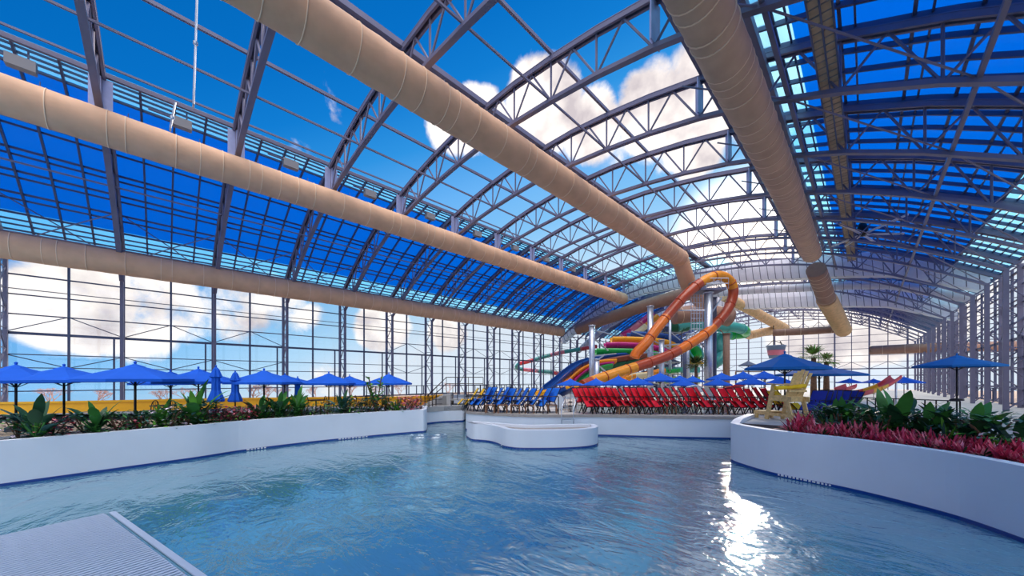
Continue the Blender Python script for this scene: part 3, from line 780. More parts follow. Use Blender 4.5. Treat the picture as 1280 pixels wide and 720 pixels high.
row(copy_tree(ysl), [976, 983], lambda px: 19.6, lambda px: TH+math.pi/2+2.3, .9, -.14, lambda i, n: ['yellow lounge chair just after the last red one', 'yellow lounge chair seen under the lifeguard chair arm'][i], 'yellow lounge chairs behind the lifeguard chair')
# little wooden side tables
st = empty('side_table'); m = MB()
for k in range(5): m.box((-.24+.12*k, 0, .48), (.105, .6, .04))
m.build('table_top', 'brown_wood', st)
for sx in (-1, 1):
    for sy in (-1, 1):
        m = MB(); m.box((.25*sx, .25*sy, .23), (.07, .07, .46)); m.build('leg', 'brown_wood', st)
for i, px in enumerate([613, 628, 644, 662, 690, 778, 837, 901, 952]):
    o = st if i == 0 else copy_tree(st)
    o.location = at(px, 20.35 if px > 700 else 20.9, -.14); o.rotation_euler = (0, 0, TH+R.uniform(-.1, .1))
    tag(o, f'low brown wooden side table at the deck edge, {ordn(i)} from the yellow chairs', 'side table', 'wooden side tables on the centre deck')
# railings
def railing(pts, h, base, label, group=None, gap=.6, matn='rail_dark', mid=True, name='railing', pick=False):
    e = empty(name, pts[0]); P0 = Vector(pts[0]); Q = [Vector(p)-P0 for p in pts]; m = MB()
    for a, b in zip(Q, Q[1:]):
        for z in ((h, h*.12, h*.5) if mid else (h, h*.12)): m.rod(a+Vector((0, 0, z)), b+Vector((0, 0, z)), .024, 6)
    m.build('rails', matn, e)
    pts_ = []
    for a, b in zip(Q, Q[1:]):
        n = max(1, int((b-a).length/gap))
        pts_ += [a.lerp(b, i/n) for i in range(n+(b == Q[-1]))]
    m = MB(); m.bar((0, 0, 0), (0, 0, h), .045); po = m.build('post', matn, e); po.location = pts_[0]
    for p in pts_[1:]: c = po.copy(); C.objects.link(c); c.location = p
    tag(e, label, 'railing', group); return e
railing([at(584, 22.4, DECK), at(592, 21.8, DECK), at(620, 20.95, DECK), at(660, 20.3, DECK), at(698, 20.1, DECK)], 1.0, 0, 'dark metal railing in front of the blue lounge chairs', gap=.75, mid=False)
railing([at(1046, 17.5, .0), at(1105, 16, .0), at(1200, 14, .0)], 1.0, 0, 'dark picket railing behind the right planter', gap=.28, mid=False)
railing([at(526, 23.4, DECK), at(545, 26.6, DECK), at(566, 27.2, DECK)], .95, 0, 'dark railing on the river wall beside the steps', gap=.7)
railing([at(566, 33, DECK), at(600, 34, DECK), at(640, 36, DECK), at(690, 38, DECK)], 1.4, 0, 'long dark railing of the raised walkway behind the blue chairs', gap=.9)
railing([at(880, 22.5, DECK), at(925, 22.3, DECK), at(965, 22.2, DECK)], .62, 0, 'low brown railing in front of the sunlit deck', gap=.5, mid=False, matn='brown_wood')
# bridge steps with sloped handrail
e = empty('step_bridge', at(545, 27.3, DECK)); o0 = e.location.copy()
m = MB()
for k in range(6):
    p = at(538+k*4.5, 27.6, DECK)-o0; m.box((p.x, p.y, .07+k*.07), (.6, 1.6, .14+k*.14), rz=TH)
p = at(580, 27.8, DECK)-o0; m.box((p.x, p.y, .42), (2.6, 1.6, .12), rz=TH)
m.build('steps', 'concrete', e)
for D in (27.0, 28.4):
    m = MB(); a = at(534, D, .55)-o0; b = at(558, D, 2.02)-o0; c_ = at(604, D, 2.02)-o0
    m.rod(a, b, .03); m.rod(b, c_, .03); m.rod(a-Vector((0, 0, .4)), b-Vector((0, 0, .5)), .02); m.rod(b-Vector((0, 0, .5)), c_-Vector((0, 0, .5)), .02)
    for t in (0, .5, 1): q = a.lerp(b, t); m.rod((q.x, q.y, DECK+.1), q, .025)
    for t in (.3, .6, 1): q = b.lerp(c_, t); m.rod((q.x, q.y, .4), q, .025)
    m.build('handrail', 'rail_dark', e)
tag(e, 'small stepped bridge with dark handrails beside the yellow wall', 'bridge')
# pool ladder
e = empty('pool_ladder', at(708, 19.6, DECK)); o0 = e.location.copy()
for k, px in enumerate((702, 717)):
    m = MB(); pts = [at(px, 19.45, -1.1), at(px, 19.45, -.25), at(px, 19.5, .15), at(px+2.5, 19.9, .62), at(px+4, 20.4, .80), at(px+4.5, 21.0, .78), at(px+4.5, 21.1, DECK)]
    m.tube([v-o0 for v in smooth(pts, 5)], .028, 8); m.build('side_rail', 'chrome', e)
for z in (-.95, -.65, -.35):
    m = MB(); m.box((at(709.5, 19.4, z)-o0), (.66, .09, .04), rz=TH); m.build('step', 'chrome', e)
m = MB()
for px in (709, 716, 722): m.rod(at(px, 20.9, DECK)-o0, at(px, 20.9, .76)-o0, .018)
m.rod(at(706, 20.9, .76)-o0, at(722, 20.9, .76)-o0, .02); m.build('gate_bars', 'chrome', e)
tag(e, 'chrome pool ladder over the centre wall between blue and red chairs', 'pool ladder')
# round white top and white arch
e = empty('round_table', at(698, 23, DECK)); m = MB(); rot = Matrix.Rotation(TH+.5, 3, 'Z') @ Matrix.Rotation(math.radians(78), 3, 'X')
vs = []; k = 24
for z in (-.025, .025): vs += [rot @ Vector((.45*math.cos(2*math.pi*j/k), .45*math.sin(2*math.pi*j/k), z))+Vector((0, 0, .55)) for j in range(k)]
m.add(vs, [tuple(range(k))[::-1], tuple(range(k, 2*k))]+[(j, (j+1) % k, k+(j+1) % k, k+j) for j in range(k)]); m.build('table_top', 'white_plastic', e)
m = MB(); m.rod((0, 0, 0), (0, 0, .6), .03); m.lathe((0, 0, 0), [(0, 0), (.25, 0), (.25, .03), (.03, .06)], 12); m.build('pedestal', 'galvanised', e)
tag(e, 'white round tabletop tipped on edge beside the pool ladder', 'table')
e = empty('arched_canopy', at(869, 24, DECK)); m = MB(); m.tube([Vector((math.cos(a)*.62*CS, math.cos(a)*.62*SN, 1.1+.48*math.sin(a))) for a in [math.pi*j/12 for j in range(13)]], .035, 6)
m.build('rim', 'white_plastic', e)
m = MB(); arc_ = [Vector((math.cos(a)*.6*CS, math.cos(a)*.6*SN, 1.1+.45*math.sin(a))) for a in [math.pi*j/12 for j in range(13)]]
m.add([v for v in arc_]+[v+Vector((-SN, CS, 0))*.5 for v in arc_], [tuple(range(13))]+[(i, i+1, 14+i, 13+i) for i in range(12)]); m.build('hood', 'tile_white', e)
m = MB()
for s in (-1, 1): m.rod((s*.6*CS, s*.6*SN, 0), (s*.6*CS, s*.6*SN, 1.12), .03)
m.build('posts', 'galvanised', e)
tag(e, 'white half-round hood standing behind the red lounge chairs', 'canopy')
# dining furniture behind the left planter
dc = empty('patio_chair'); m = MB(); m.box((0, 0, .45), (.42, .42, .04)); m.build('seat', 'chair_frame', dc)
m = MB(); m.tube([Vector((.21*math.cos(a), -.2, .5+.45*math.sin(a))) for a in [math.pi*j/8 for j in range(9)]], .02, 6)
for x in (-.1, 0, .1): m.rod((x, -.2, .45), (x, -.2, .88), .012)
m.build('backrest', 'chair_frame', dc)
for sx in (-1, 1):
    for sy in (-1, 1):
        m = MB(); m.bar((.18*sx, .18*sy, 0), (.18*sx, .18*sy, .45), .03); m.build('leg', 'chair_frame', dc)
dt = empty('patio_table'); m = MB(); m.lathe((0, 0, 0), [(0, .70), (.5, .70), (.5, .74), (0, .74)], 16); m.build('table_top', 'brown_wood', dt)
m = MB(); m.rod((0, 0, .02), (0, 0, .7), .04); m.lathe((0, 0, 0), [(0, 0), (.28, 0), (.28, .03), (.04, .06)], 12); m.build('pedestal', 'chair_frame', dt)
ci = 0
for i, (px, D) in enumerate([(345, 19.3), (395, 21.3), (432, 22.2), (470, 22.8), (205, 17.0)]):
    o = dt if i == 0 else copy_tree(dt); o.location = at(px, D, DECK)
    tag(o, ['round brown patio table right of the wide umbrella pole', 'round patio table under the umbrella left of the tall leafy plant', 'round patio table under the low rear umbrella', 'round patio table under the rightmost deck umbrella', 'round patio table near the left end of the planter'][i], 'table', 'round tables on the left deck')
    for s in (-1, 1):
        q = dc if ci == 0 else copy_tree(dc); ci += 1
        p = at(px+s*16, D+.3, DECK); q.location = p; q.rotation_euler = (0, 0, TH+(-s)*math.pi/2)
        tag(q, f"dark metal patio chair {'nearer' if s > 0 else 'farther from'} the channel at the {['second', 'third', 'fourth', 'fifth', 'first'][i]} deck table from the left", 'chair', 'dark chairs on the left deck')
# yellow low curved wall
line = sm2([WD(-40, 19.5), WD(60, 20.5), WD(165, 22), WD(230, 23.2), WD(300, 24.4), WD(380, 25.2), WD(450, 25.9), WD(510, 26.4), WD(540, 28), WD(556, 30)], 4)
m = MB(); m.prism(line+offset(line, .7)[::-1], DECK, .50); 
for i in range(0, len(line)-1):
    a, b = line[i], line[i+1]; m.bar((a[0], a[1], .52), (b[0], b[1], .52), .16, .12)
tag(m.build('yellow_flume_wall', 'yellow_wall'), 'long low bright yellow curved flume wall behind the left umbrellas', 'flume wall')
# ---------------------------------------------------------------- lifeguard chair
e = empty('lifeguard_chair', at(993, 15.6, 0.0)); e.rotation_euler = (0, 0, TH+math.pi/2-1.45)
def pl(nm, boxes, mt='pine_wood'):
    m = MB()
    for b in boxes: m.bar(*b)
    return m.build(nm, mt, e)
for s in (-1, 1):
    pl('leg', [((s*.42, 1.02, 0), (s*.42, .62, 1.62), .06, .2)])
    pl('leg', [((s*.40, -.28, 0), (s*.40, -.02, 1.0), .06, .18)])
    pl('armrest', [((s*.45, -.28, 1.62), (s*.45, .92, 1.66), .16, .04)])
    pl('side_rail', [((s*.42, -.3, .98), (s*.42, .85, 1.0), .05, .22)])
    pl('side_rail', [((s*.42, -.4, .26), (s*.42, 1.75, .26), .05, .14)])
    pl('foot_post', [((s*.40, 1.62, 0), (s*.40, 1.62, .26), .12, .12)])
m = MB()
for k in range(5):
    x = -.34+.17*k; h = 2.28-.10*abs(k-2)**1.3*.6
    m.bar((x, .12, .88), (x*1.08, -.42, h), .155, .028, up=(0, 1, 0))
m.build('backrest', 'pine_wood', e)
pl('back_batten', [((-.43, -.16, 1.35), (.43, -.16, 1.35), .05, .09)]); pl('back_batten', [((-.43, -.02, .98), (.43, -.02, .98), .05, .22)])
m = MB()
for k in range(5): m.box((0, .05+.17*k, 1.11), (.84, .15, .03))
m.build('seat', 'pine_wood', e)
m = MB()
for k in range(4): m.box((0, 1.1+.17*k, .35), (.86, .15, .03))
m.build('footrest', 'pine_wood', e)
m = MB(); m.box((0, .9, 1.0), (.84, .04, .2)); m.build('front_apron', 'pine_wood', e)
tag(e, 'tall pale wooden lifeguard chair with slatted fan back', 'lifeguard chair')
e2 = empty('rescue_tube', at(996, 15.0, 1.50)); e2.rotation_euler = (0, 0, TH)
m = MB(); m.tube([(-.62, .4, -.02), (-.3, .4, 0), (.3, .4, .04), (.68, .4, .08)], .09, 12); m.build('float', 'yellow_sling', e2)
m = MB(); m.tube([(-.62, .4, -.02), (-.5, .38, -.2), (-.35, .4, -.3)], .015, 5); m.build('strap', 'black', e2)
tag(e2, 'yellow foam rescue tube lying across the lifeguard chair arms', 'rescue tube')
# ---------------------------------------------------------------- plants
def leaf(m, base, d, L, w, droop, mi=0, seg=5, fold=.15):
    base = Vector(base); d = Vector(d).normalized(); side = d.cross(Vector((0, 0, 1)))
    if side.length < .05: side = Vector((1, 0, 0))
    side.normalize(); vs = []
    p = base.copy(); dd = d.copy()
    for i in range(seg+1):
        t = i/seg; ww = w*math.sin(math.pi*min(.97, .12+.88*t))**.8 if t < .98 else .004
        up = side.cross(dd).normalized()
        vs += [p-side*ww+up*ww*fold, p.copy(), p+side*ww+up*ww*fold]
        dd = (dd+Vector((0, 0, -droop/seg))).normalized(); p = p+dd*(L/seg)
    fs = []
    for i in range(seg):
        a = i*3; fs += [(a, a+1, a+4, a+3), (a+1, a+2, a+5, a+4)]
    m.add(vs, fs, mi, True)
def pl_banana(seed, mats, n=16):
    rr = random.Random(seed); e = empty('banana_plant'); m = MB(); st = MB()
    for i in range(n):
        a = rr.uniform(0, 6.28); el = rr.uniform(.7, 1.45); l0 = rr.uniform(.12, .42)
        d = Vector((math.cos(a)*math.cos(el), math.sin(a)*math.cos(el), math.sin(el)))
        st.rod((0, 0, 0), d*l0, .014, 5); leaf(m, d*l0*.95, d, rr.uniform(.3, .48), rr.uniform(.05, .085), .9, rr.choice((0, 0, 1)))
    for i in range(50):
        a = rr.uniform(0, 6.28); d = Vector((math.cos(a), math.sin(a), rr.uniform(.1, 1.2))); leaf(m, d*rr.uniform(.03, .2), d, rr.uniform(.12, .26), .035, .6, rr.choice((0, 1)), 3)
    m.build('leaves', mats, e); st.build('stem', 'leaf_mid', e); return e
def pl_sword(seed, mats, n=34, L=.42, w=.03, name='bromeliad'):
    rr = random.Random(seed); e = empty(name); m = MB()
    for i in range(n):
        a = rr.uniform(0, 6.28); el = rr.uniform(.25, 1.4); d = Vector((math.cos(a)*math.cos(el), math.sin(a)*math.cos(el), math.sin(el)))
        leaf(m, (rr.uniform(-.05, .05), rr.uniform(-.05, .05), 0), d, L*rr.uniform(.6, 1.15), w*rr.uniform(.8, 1.3), rr.uniform(.2, .9), rr.randrange(len(mats)), 4)
    m.build('leaves', mats, e); return e
def pl_bush(seed, mats, n=150, R_=.38, H=.5, ls=.10, name='leafy_shrub'):
    rr = random.Random(seed); e = empty(name); m = MB(); st = MB()
    for i in range(n):
        a = rr.uniform(0, 6.28); q = rr.random()**.5; z = rr.uniform(.03, H)
        rad = R_*q*(1-.5*(z/H)**2); p = Vector((math.cos(a)*rad, math.sin(a)*rad, z))
        d = Vector((math.cos(a+rr.uniform(-.8, .8)), math.sin(a+rr.uniform(-.8, .8)), rr.uniform(-.2, .9))); leaf(m, p, d, ls*rr.uniform(.7, 1.5), ls*.32, .4, rr.randrange(len(mats)), 2)
    for i in range(7):
        a = rr.uniform(0, 6.28); st.rod((0, 0, 0), (math.cos(a)*R_*.6, math.sin(a)*R_*.6, H*.75), .012, 4)
    m.build('leaves', mats, e); st.build('stem', 'bark', e); return e
def pl_tall(seed):
    rr = random.Random(seed); e = empty('tall_leafy_plant'); m = MB(); st = MB()
    for k in range(5):
        a = rr.uniform(0, 6.28); top = Vector((math.cos(a)*.3, math.sin(a)*.3, rr.uniform(.8, 1.25))); st.rod((0, 0, 0), top, .02, 5)
        for j in range(9):
            t = rr.uniform(.35, 1); b = rr.uniform(0, 6.28); leaf(m, top*t, (math.cos(b), math.sin(b), rr.uniform(.2, 1.2)), rr.uniform(.2, .38), .05, .5, rr.randrange(2))
    m.build('leaves', ['leaf_bright', 'leaf_mid'], e); st.build('stem', 'bark', e); return e
PR = {'ban': [pl_banana(3, ['leaf_mid', 'leaf_bright']), pl_banana(5, ['leaf_dark', 'leaf_mid']), pl_banana(9, ['leaf_dark', 'leaf_teal'], 15)],
      'brom': [pl_sword(1, ['leaf_red', 'leaf_pink', 'leaf_red', 'leaf_dark']), pl_sword(2, ['leaf_pink', 'leaf_red', 'leaf_red']), pl_sword(4, ['leaf_red', 'leaf_dark', 'leaf_pink'], 40)],
      'yucca': [pl_sword(6, ['leaf_mid', 'leaf_bright', 'leaf_teal'], 30, .45, .022, 'spiky_green_plant')],
      'bush': [pl_bush(1, ['leaf_dark', 'leaf_mid']), pl_bush(2, ['leaf_dark', 'leaf_teal', 'leaf_dark']), pl_bush(3, ['leaf_dark', 'leaf_mid', 'leaf_teal', 'leaf_dark', 'leaf_mid', 'leaf_bright', 'leaf_dark', 'flower'])],
      'redbush': [pl_bush(4, ['leaf_red', 'leaf_pink', 'leaf_dark'], 150, .4, .42, .1, 'red_shrub')], 'tall': [pl_tall(3)]}
pused = set()
def plant(kind, loc, s, label, cat, group, var=None):
    src = PR[kind][(var if var is not None else R.randrange(99)) % len(PR[kind])]
    o = copy_tree(src) if id(src) in pused else src; pused.add(id(src))
    o.location = loc; o.scale = (s, s, s*R.uniform(.9, 1.12)); o.rotation_euler = (0, 0, R.uniform(0, 6.28))
    tag(o, label, cat, group); return o
cnt = {}
def on_left(px, back):
    # point in planter: walk along the offset line
    best = None; L = offset(left_line, back)
    for a, b in zip(L, L[1:]):
        for t in (0, .25, .5, .75):
            x, y = a[0]+(b[0]-a[0])*t, a[1]+(b[1]-a[1])*t; D = -x*SN+y*CS
            if D < 2: continue
            q = 640+F*(x*CS+y*SN)/D
            if best is None or abs(q-px) < best[0]: best = (abs(q-px), x, y)
    return Vector((best[1], best[2], -.07))
WORDS = {'ban': ('broad-leaved banana plant', 'banana plant'), 'bush': ('low green leafy shrub', 'shrub'), 'redbush': ('dark red leafy shrub', 'shrub'), 'yucca': ('spiky green plant', 'plant'), 'brom': ('red sword-leaved bromeliad', 'bromeliad'), 'tall': ('tall upright leafy plant', 'plant')}
Lpl = [(172, 'bush', 1.0), (178, 'yucca', 1), (190, 'bush', 1.1), (203, 'ban', .95), (212, 'bush', 1.15), (224, 'bush', 1.2), (235, 'bush', 1.0), (243, 'ban', 1.45), (252, 'bush', 1.6), (262, 'bush', 1.35), (275, 'redbush', 1.15),
       (285, 'redbush', 1.2), (292, 'bush', 1.1), (301, 'redbush', 1.1), (310, 'redbush', 1.05), (323, 'ban', 1.15), (330, 'yucca', 1.2), (340, 'bush', 1.1), (349, 'ban', 1.2), (358, 'bush', 1.2), (370, 'ban', 1.2), (379, 'bush', 1.0), (392, 'bush', .9),
       (402, 'bush', 1.0), (412, 'bush', .8), (428, 'ban', 1.15), (432, 'bush', 1.2), (440, 'bush', 1.3), (452, 'bush', 1.1), (462, 'bush', 1.2), (469, 'tall', 1.5), (474, 'bush', 1.3), (483, 'bush', 1.3), (492, 'bush', 1.0), (497, 'yucca', 1.5), (505, 'redbush', 1.35), (514, 'redbush', 1.5), (521, 'redbush', 1.1),
       (20, 'bush', 1.2), (45, 'ban', 1.3), (75, 'redbush', 1.1), (100, 'bush', 1.2), (125, 'ban', 1.1), (145, 'bush', 1.1), (160, 'redbush', .9)]
Lpl.sort()
for px, k, s in Lpl:
    cnt[k] = cnt.get(k, 0)+1; w, cg = WORDS[k]
    plant(k, on_left(px, R.uniform(.6, 1.1)), s*(1.55 if k == 'ban' else 1.35 if k != 'tall' else 1.1), f'{w}, {ordn(cnt[k]-1)} of these from the left in the left planter', cg, f'{w}s in the left planter')
def on_right(px, back):
    L = offset(rl[8:], back); best = None
    for a, b in zip(L, L[1:]):
        for t in (0, .25, .5, .75):
            x, y = a[0]+(b[0]-a[0])*t, a[1]+(b[1]-a[1])*t; D = -x*SN+y*CS
            q = 640+F*(x*CS+y*SN)/D
            if best is None or abs(q-px) < best[0]: best = (abs(q-px), x, y)
    return Vector((best[1], best[2], .04))
cnt = {}
Rpl = []
px = 990
while px < 1285:
    Rpl.append((px, 'brom', R.uniform(.8, 1.1), .55)); Rpl.append((px+R.uniform(-4, 5), 'brom', R.uniform(.95, 1.25), .95)); 
    if R.random() < .5: Rpl.append((px+5, 'brom', 1.2, 1.35))
    px += 9.5
Rpl += [(994, 'brom', 1.7, .8), (1002, 'brom', 1.9, 1.1), (1012, 'brom', 1.6, 1.4), (1022, 'brom', 1.5, 1.0), (1034, 'brom', 1.4, 1.2), (1052, 'brom', 1.4, 1.1), (1072, 'brom', 1.4, 1.3), (1095, 'brom', 1.5, 1.2), (1038, 'yucca', 1.6, 1.6), (1062, 'yucca', 1.2, 1.7), (1090, 'yucca', 1.4, 1.9), (1108, 'ban', 1.5, 2.0), (1125, 'ban', 1.8, 2.0), (1046, 'ban', 1.35, 2.4), (1056, 'ban', 1.3, 2.3), (1036, 'bush', 1.4, 2.4), (1075, 'bush', 1.2, 2.3),
        (1104, 'bush', 1.5, 1.9), (1050, 'bush', 1.6, 2.1), (1066, 'bush', 1.3, 2.4), (1086, 'bush', 1.2, 2.5), (1024, 'bush', 1.2, 2.2), (1096, 'ban', 1.2, 2.3), (1042, 'ban', 1.0, 2.0), (1140, 'bush', 1.5, 2.2), (1175, 'bush', 1.5, 2.3), (1200, 'bush', 1.5, 2.2), (1230, 'bush', 1.5, 2.3), (1160, 'ban', 1.5, 2), (1185, 'yucca', 1.5, 1.8), (1215, 'ban', 1.6, 2), (1245, 'bush', 1.6, 1.8), (1270, 'ban', 1.5, 2)]
Rpl.sort()
for px, k, s, bk_ in Rpl:
    rw = 'front' if bk_ < .75 else 'middle' if bk_ < 1.25 else 'back'; cnt[k, rw] = cnt.get((k, rw), 0)+1; w, cg = WORDS[k]
    plant(k, on_right(px, bk_), s*.95 if k == 'brom' else s*1.2, f'{w}, {rw} row of right planter, {ordn(cnt[k, rw]-1)} from lifeguard chair', cg, f'{w}s in the right planter')
def palm(name, loc, h, tr, n, L, label, mats=('palm_leaf', 'leaf_dark'), fan=False):
    e = empty(name, loc); m = MB(); m.tube([(0, 0, 0), (0, 0, h*.5), (0, 0, h)], tr, 10, rf=lambda t: tr*(1.15-.35*t)); m.build('trunk', 'bark', e)
    m = MB(); rr = random.Random(int(h*100))
    for i in range(n):
        a = 2*math.pi*i/n+rr.uniform(-.2, .2); el = rr.uniform(-.1, 1.3); d = Vector((math.cos(a)*math.cos(el), math.sin(a)*math.cos(el), math.sin(el)))
        p = Vector((0, 0, h)); dd = d.copy(); side = d.cross(Vector((0, 0, 1))).normalized(); seg = 8
        for j in range(7):
            leaf(m, p+d*L*.35, d+side*(j-3)*.22, L*.75, L*.055, .5, rr.randrange(2), 3)
        for j in range(seg):
            q = p+dd*L/seg
            m.rod(p, q, .012, 3)
            for s in (-1, 1):
                leaf(m, p, dd*.5+side*s*.9, L*.28*(1-.4*j/seg), .03, .5, rr.randrange(2), 2)
            p = q; dd = (dd+Vector((0, 0, -.16))).normalized()
    m.build('fronds', mats, e); tag(e, label, 'palm', 'palm trees'); return e
palm('palm_tree', at(870, 34, DECK), 3.3, .14, 22, 1.1, 'round dark-headed palm in front of the thick silver pillar')
palm('palm_tree', at(1017, 40, DECK), 4.4, .28, 14, 1.7, 'palm with bright fronds above the largest umbrella', mats=('leaf_bright', 'palm_leaf'))
palm('palm_tree', at(1033, 41, DECK), 4.0, .28, 12, 1.3, 'shorter palm right behind the bright-fronded one', mats=('leaf_bright', 'palm_leaf'))
# ---------------------------------------------------------------- slides
def px3(l): return [at(a, D, py=b) for a, b, D in l]
def slide(name, pts, r, mats, label, arc=None, group='water slides', k=8, flange=2.4, n=14, bands=None, cat='water slide', thick=.05):
    P = smooth(px3(pts), k); e = empty(name, P[0]); P = [p-P[0] for p in P]
    L = [0]
    for a, b in zip(P, P[1:]): L.append(L[-1]+(b-a).length)
    mf = None; nb = len(mats)
    if nb > 1:
        bl = bands or 3.0
        def mf(t): return int(L[min(len(L)-1, int(t*(len(P)-1)))]/bl) % nb
    m = MB(); m.tube(P, r, n, mf=mf, arc=arc, thick=thick, caps=True)
    fl = m.build('flume', list(mats), e)
    g = MB(); d = flange; i = 0
    while d < L[-1]-.3:
        while L[i+1] < d: i += 1
        p = P[i].lerp(P[i+1], (d-L[i])/(L[i+1]-L[i])); t = (P[i+1]-P[i]).normalized()
        g.tube([p-t*.04, p+t*.04], r*1.09, n, arc=arc, thick=r*.12); d += flange
    if g.v: g.build('joint_flanges', mats[-1], fl)
    if name == 'kiddie_slide':
        for q in (P[0], P[len(P)//2]):
            z = DECK-e.location.z; sp = MB(); sp.rod((q.x, q.y, z), (q.x, q.y, q.z-r*.9), .05, 8); sp.build('support_post', 'galvanised', e)
    tag(e, label, cat, group); return e
slide('enclosed_slide', [(793, 447, 32.2), (796, 441, 32.2), (808, 428, 32.2), (824, 407, 32.6), (838, 390, 33.1), (856, 370, 33.5), (878, 352, 33.9), (897, 344.5, 34.4), (910, 349, 34.8), (916.5, 362, 35.2), (914, 377, 35.2), (907, 391, 34.8), (896, 404, 34.4), (882, 417, 33.9), (862, 430, 33.1), (838, 443, 32.2), (806, 455, 31.3), (775, 465, 30.4), (748, 474, 29.6), (728, 482, 28.7)], .46,
      ['sl_orange', 'sl_rust', 'sl_amber', 'sl_rust'], 'big orange and rust enclosed slide looping high over the silver pillar', bands=5.0)
U = (math.pi*1.0, math.pi*2.0)
Ub = (math.pi*.92, math.pi*2.08)
slide('blue_flume', [(850, 428, 46), (842, 424, 46), (828, 420, 46), (810, 418, 46), (786, 417, 46)], .85, ['sl_blue'], 'dark blue open flume highest of the stacked lanes', arc=Ub)
slide('yellow_flume', [(848, 437, 44.5), (838, 429, 44.5), (820, 425, 44.5), (790, 423, 44.5), (764, 423, 44.5)], .62, ['sl_yellow'], 'yellow open flume lane above the magenta one', arc=Ub)
slide('magenta_flume', [(840, 445, 43.5), (828, 437, 43.5), (808, 432, 43.5), (780, 430, 43.5), (756, 430, 43.5)], .62, ['sl_magenta'], 'magenta open flume lane between yellow and green', arc=Ub)
slide('green_flume', [(832, 450, 42.5), (822, 443, 42.5), (800, 439, 42.5), (770, 438, 42.5), (744, 438, 42.5)], .75, ['sl_green'], 'green open flume lane lowest of the straight stack', arc=Ub)
slide('brown_flume', [(806, 443, 41.8), (785, 445, 41.5), (760, 449, 41), (745, 452, 40.5)], .55, ['sl_brown'], 'brown flume underside below the green lane', arc=Ub)
slide('dark_green_flume', [(803, 449, 42.2), (780, 453, 42), (758, 456, 41.5), (742, 458, 41)], .7, ['sl_darkgreen'], 'dark green flume tucked under the brown one', arc=Ub)
slide('blue_flume', [(800, 443, 43), (770, 443, 42), (745, 447, 41), (725, 453, 39), (710, 463, 37), (697, 474, 35.5), (684, 484, 34)], .55, ['sl_blue'], 'outermost dark blue flume curving down to the yellow run-out', arc=Ub)
slide('orange_flume', [(768, 450, 41), (745, 452, 40), (728, 458, 38), (716, 466, 36.5), (705, 476, 35)], .5, ['sl_amber'], 'light orange flume curving down inside the blue one', arc=Ub)
slide('magenta_flume', [(765, 453, 40.5), (748, 455, 39.5), (734, 460, 38), (724, 467, 36.8), (714, 475, 35.5)], .38, ['sl_magenta'], 'magenta flume curving down between orange and green', arc=Ub)
slide('green_flume', [(762, 456, 40), (750, 458, 39), (740, 463, 38), (731, 469, 37), (724, 475, 36)], .5, ['sl_green'], 'bright green flume curving down innermost', arc=Ub)
slide('yellow_flume', [(742, 480, 31), (722, 483, 30), (700, 486, 29), (672, 491, 28)], .42, ['sl_yellow'], 'long low yellow run-out flume behind the blue chairs', arc=Ub)
slide('blue_flume', [(712, 484, 27.5), (700, 490, 26.5), (684, 497, 25.5)], .42, ['sl_blue'], 'short blue run-out flume under the yellow one', arc=Ub)
slide('enclosed_slide', [(846, 409, 50), (858, 406, 50), (880, 407, 50), (900, 408.5, 50), (918, 409, 50), (930, 413, 51), (929, 417, 52.5), (915, 418.5, 52), (900, 421, 51.5), (899, 431, 51), (903, 442, 50.5), (897, 452, 50), (884, 458, 50)], .72,
      ['sl_teal', 'sl_teal', 'sl_limegreen', 'sl_teal', 'sl_teal'], 'teal enclosed slide bending round right of the silver pillar', bands=5)
slide('enclosed_slide', [(838, 407, 50.5), (848, 408, 50.3), (859, 407, 50.2)], .85, ['sl_darkgreen'], 'dark green entry section of the teal slide', flange=1.5)
e = empty('funnel_slide', at(868, 45, py=441)); e.rotation_euler = (math.radians(70), .25, TH+.3)
m = MB(); m.lathe((0, 0, 0), [(1.15, .35), (1.0, .3), (.6, -.3), (.45, -.9), (.5, -.95), (1.1, .2), (1.15, .35)], 24); m.build('bowl', 'sl_limegreen', e)
m = MB(); m.lathe((0, 0, 0), [(.95, .32), (1.2, .36), (1.2, .28), (.95, .24)], 24); m.build('rim', 'sl_teal', e)
tag(e, 'bright green funnel bowl beside the silver pillar', 'water slide', 'water slides')
slide('outdoor_slide', [(746, 433, 62), (722, 437, 62), (700, 441, 62), (680, 446, 62), (660, 452, 62), (649, 455, 63), (646, 460, 64), (656, 462, 64.5), (676, 464, 64), (700, 467, 63), (722, 472, 62)], .34, ['sl_red', 'sl_teal', 'sl_pink', 'sl_teal'], 'thin red and teal banded slide zigzagging behind the glazed wall lattice', bands=2.8, flange=2.8)
slide('enclosed_slide', [(816, 393, 52), (808, 399, 52), (800, 406, 52), (790, 414, 52), (778, 421, 52)], .6, ['sl_magenta', 'sl_pink', 'sl_magenta'], 'magenta and pink tube behind the stacked lanes', bands=2)
slide('enclosed_slide', [(822, 395, 50), (812, 404, 50), (800, 413, 50), (790, 419, 50)], .4, ['sl_amber', 'sl_cream'], 'thin pale orange tube beside the magenta one', bands=2)
slide('kiddie_slide', [(828, 462, 40), (812, 466, 39.5), (795, 468, 39), (778, 472, 38)], .55, ['sl_amber', 'sl_cream'], 'pale yellow children slide under the orange tube', arc=Ub, bands=2)
slide('kiddie_slide', [(868, 458, 44), (852, 461, 44), (836, 463, 43.5)], .4, ['sl_teal', 'sl_limegreen'], 'small teal and green slide behind the pillars', arc=Ub, bands=2)
slide('kiddie_slide', [(1120, 470, 22), (1105, 480, 21.5), (1090, 486, 21), (1070, 491, 20.5)], .28, ['sl_red', 'sl_yellow'], 'red and yellow flume at the right behind the planter', arc=Ub, bands=1.6)
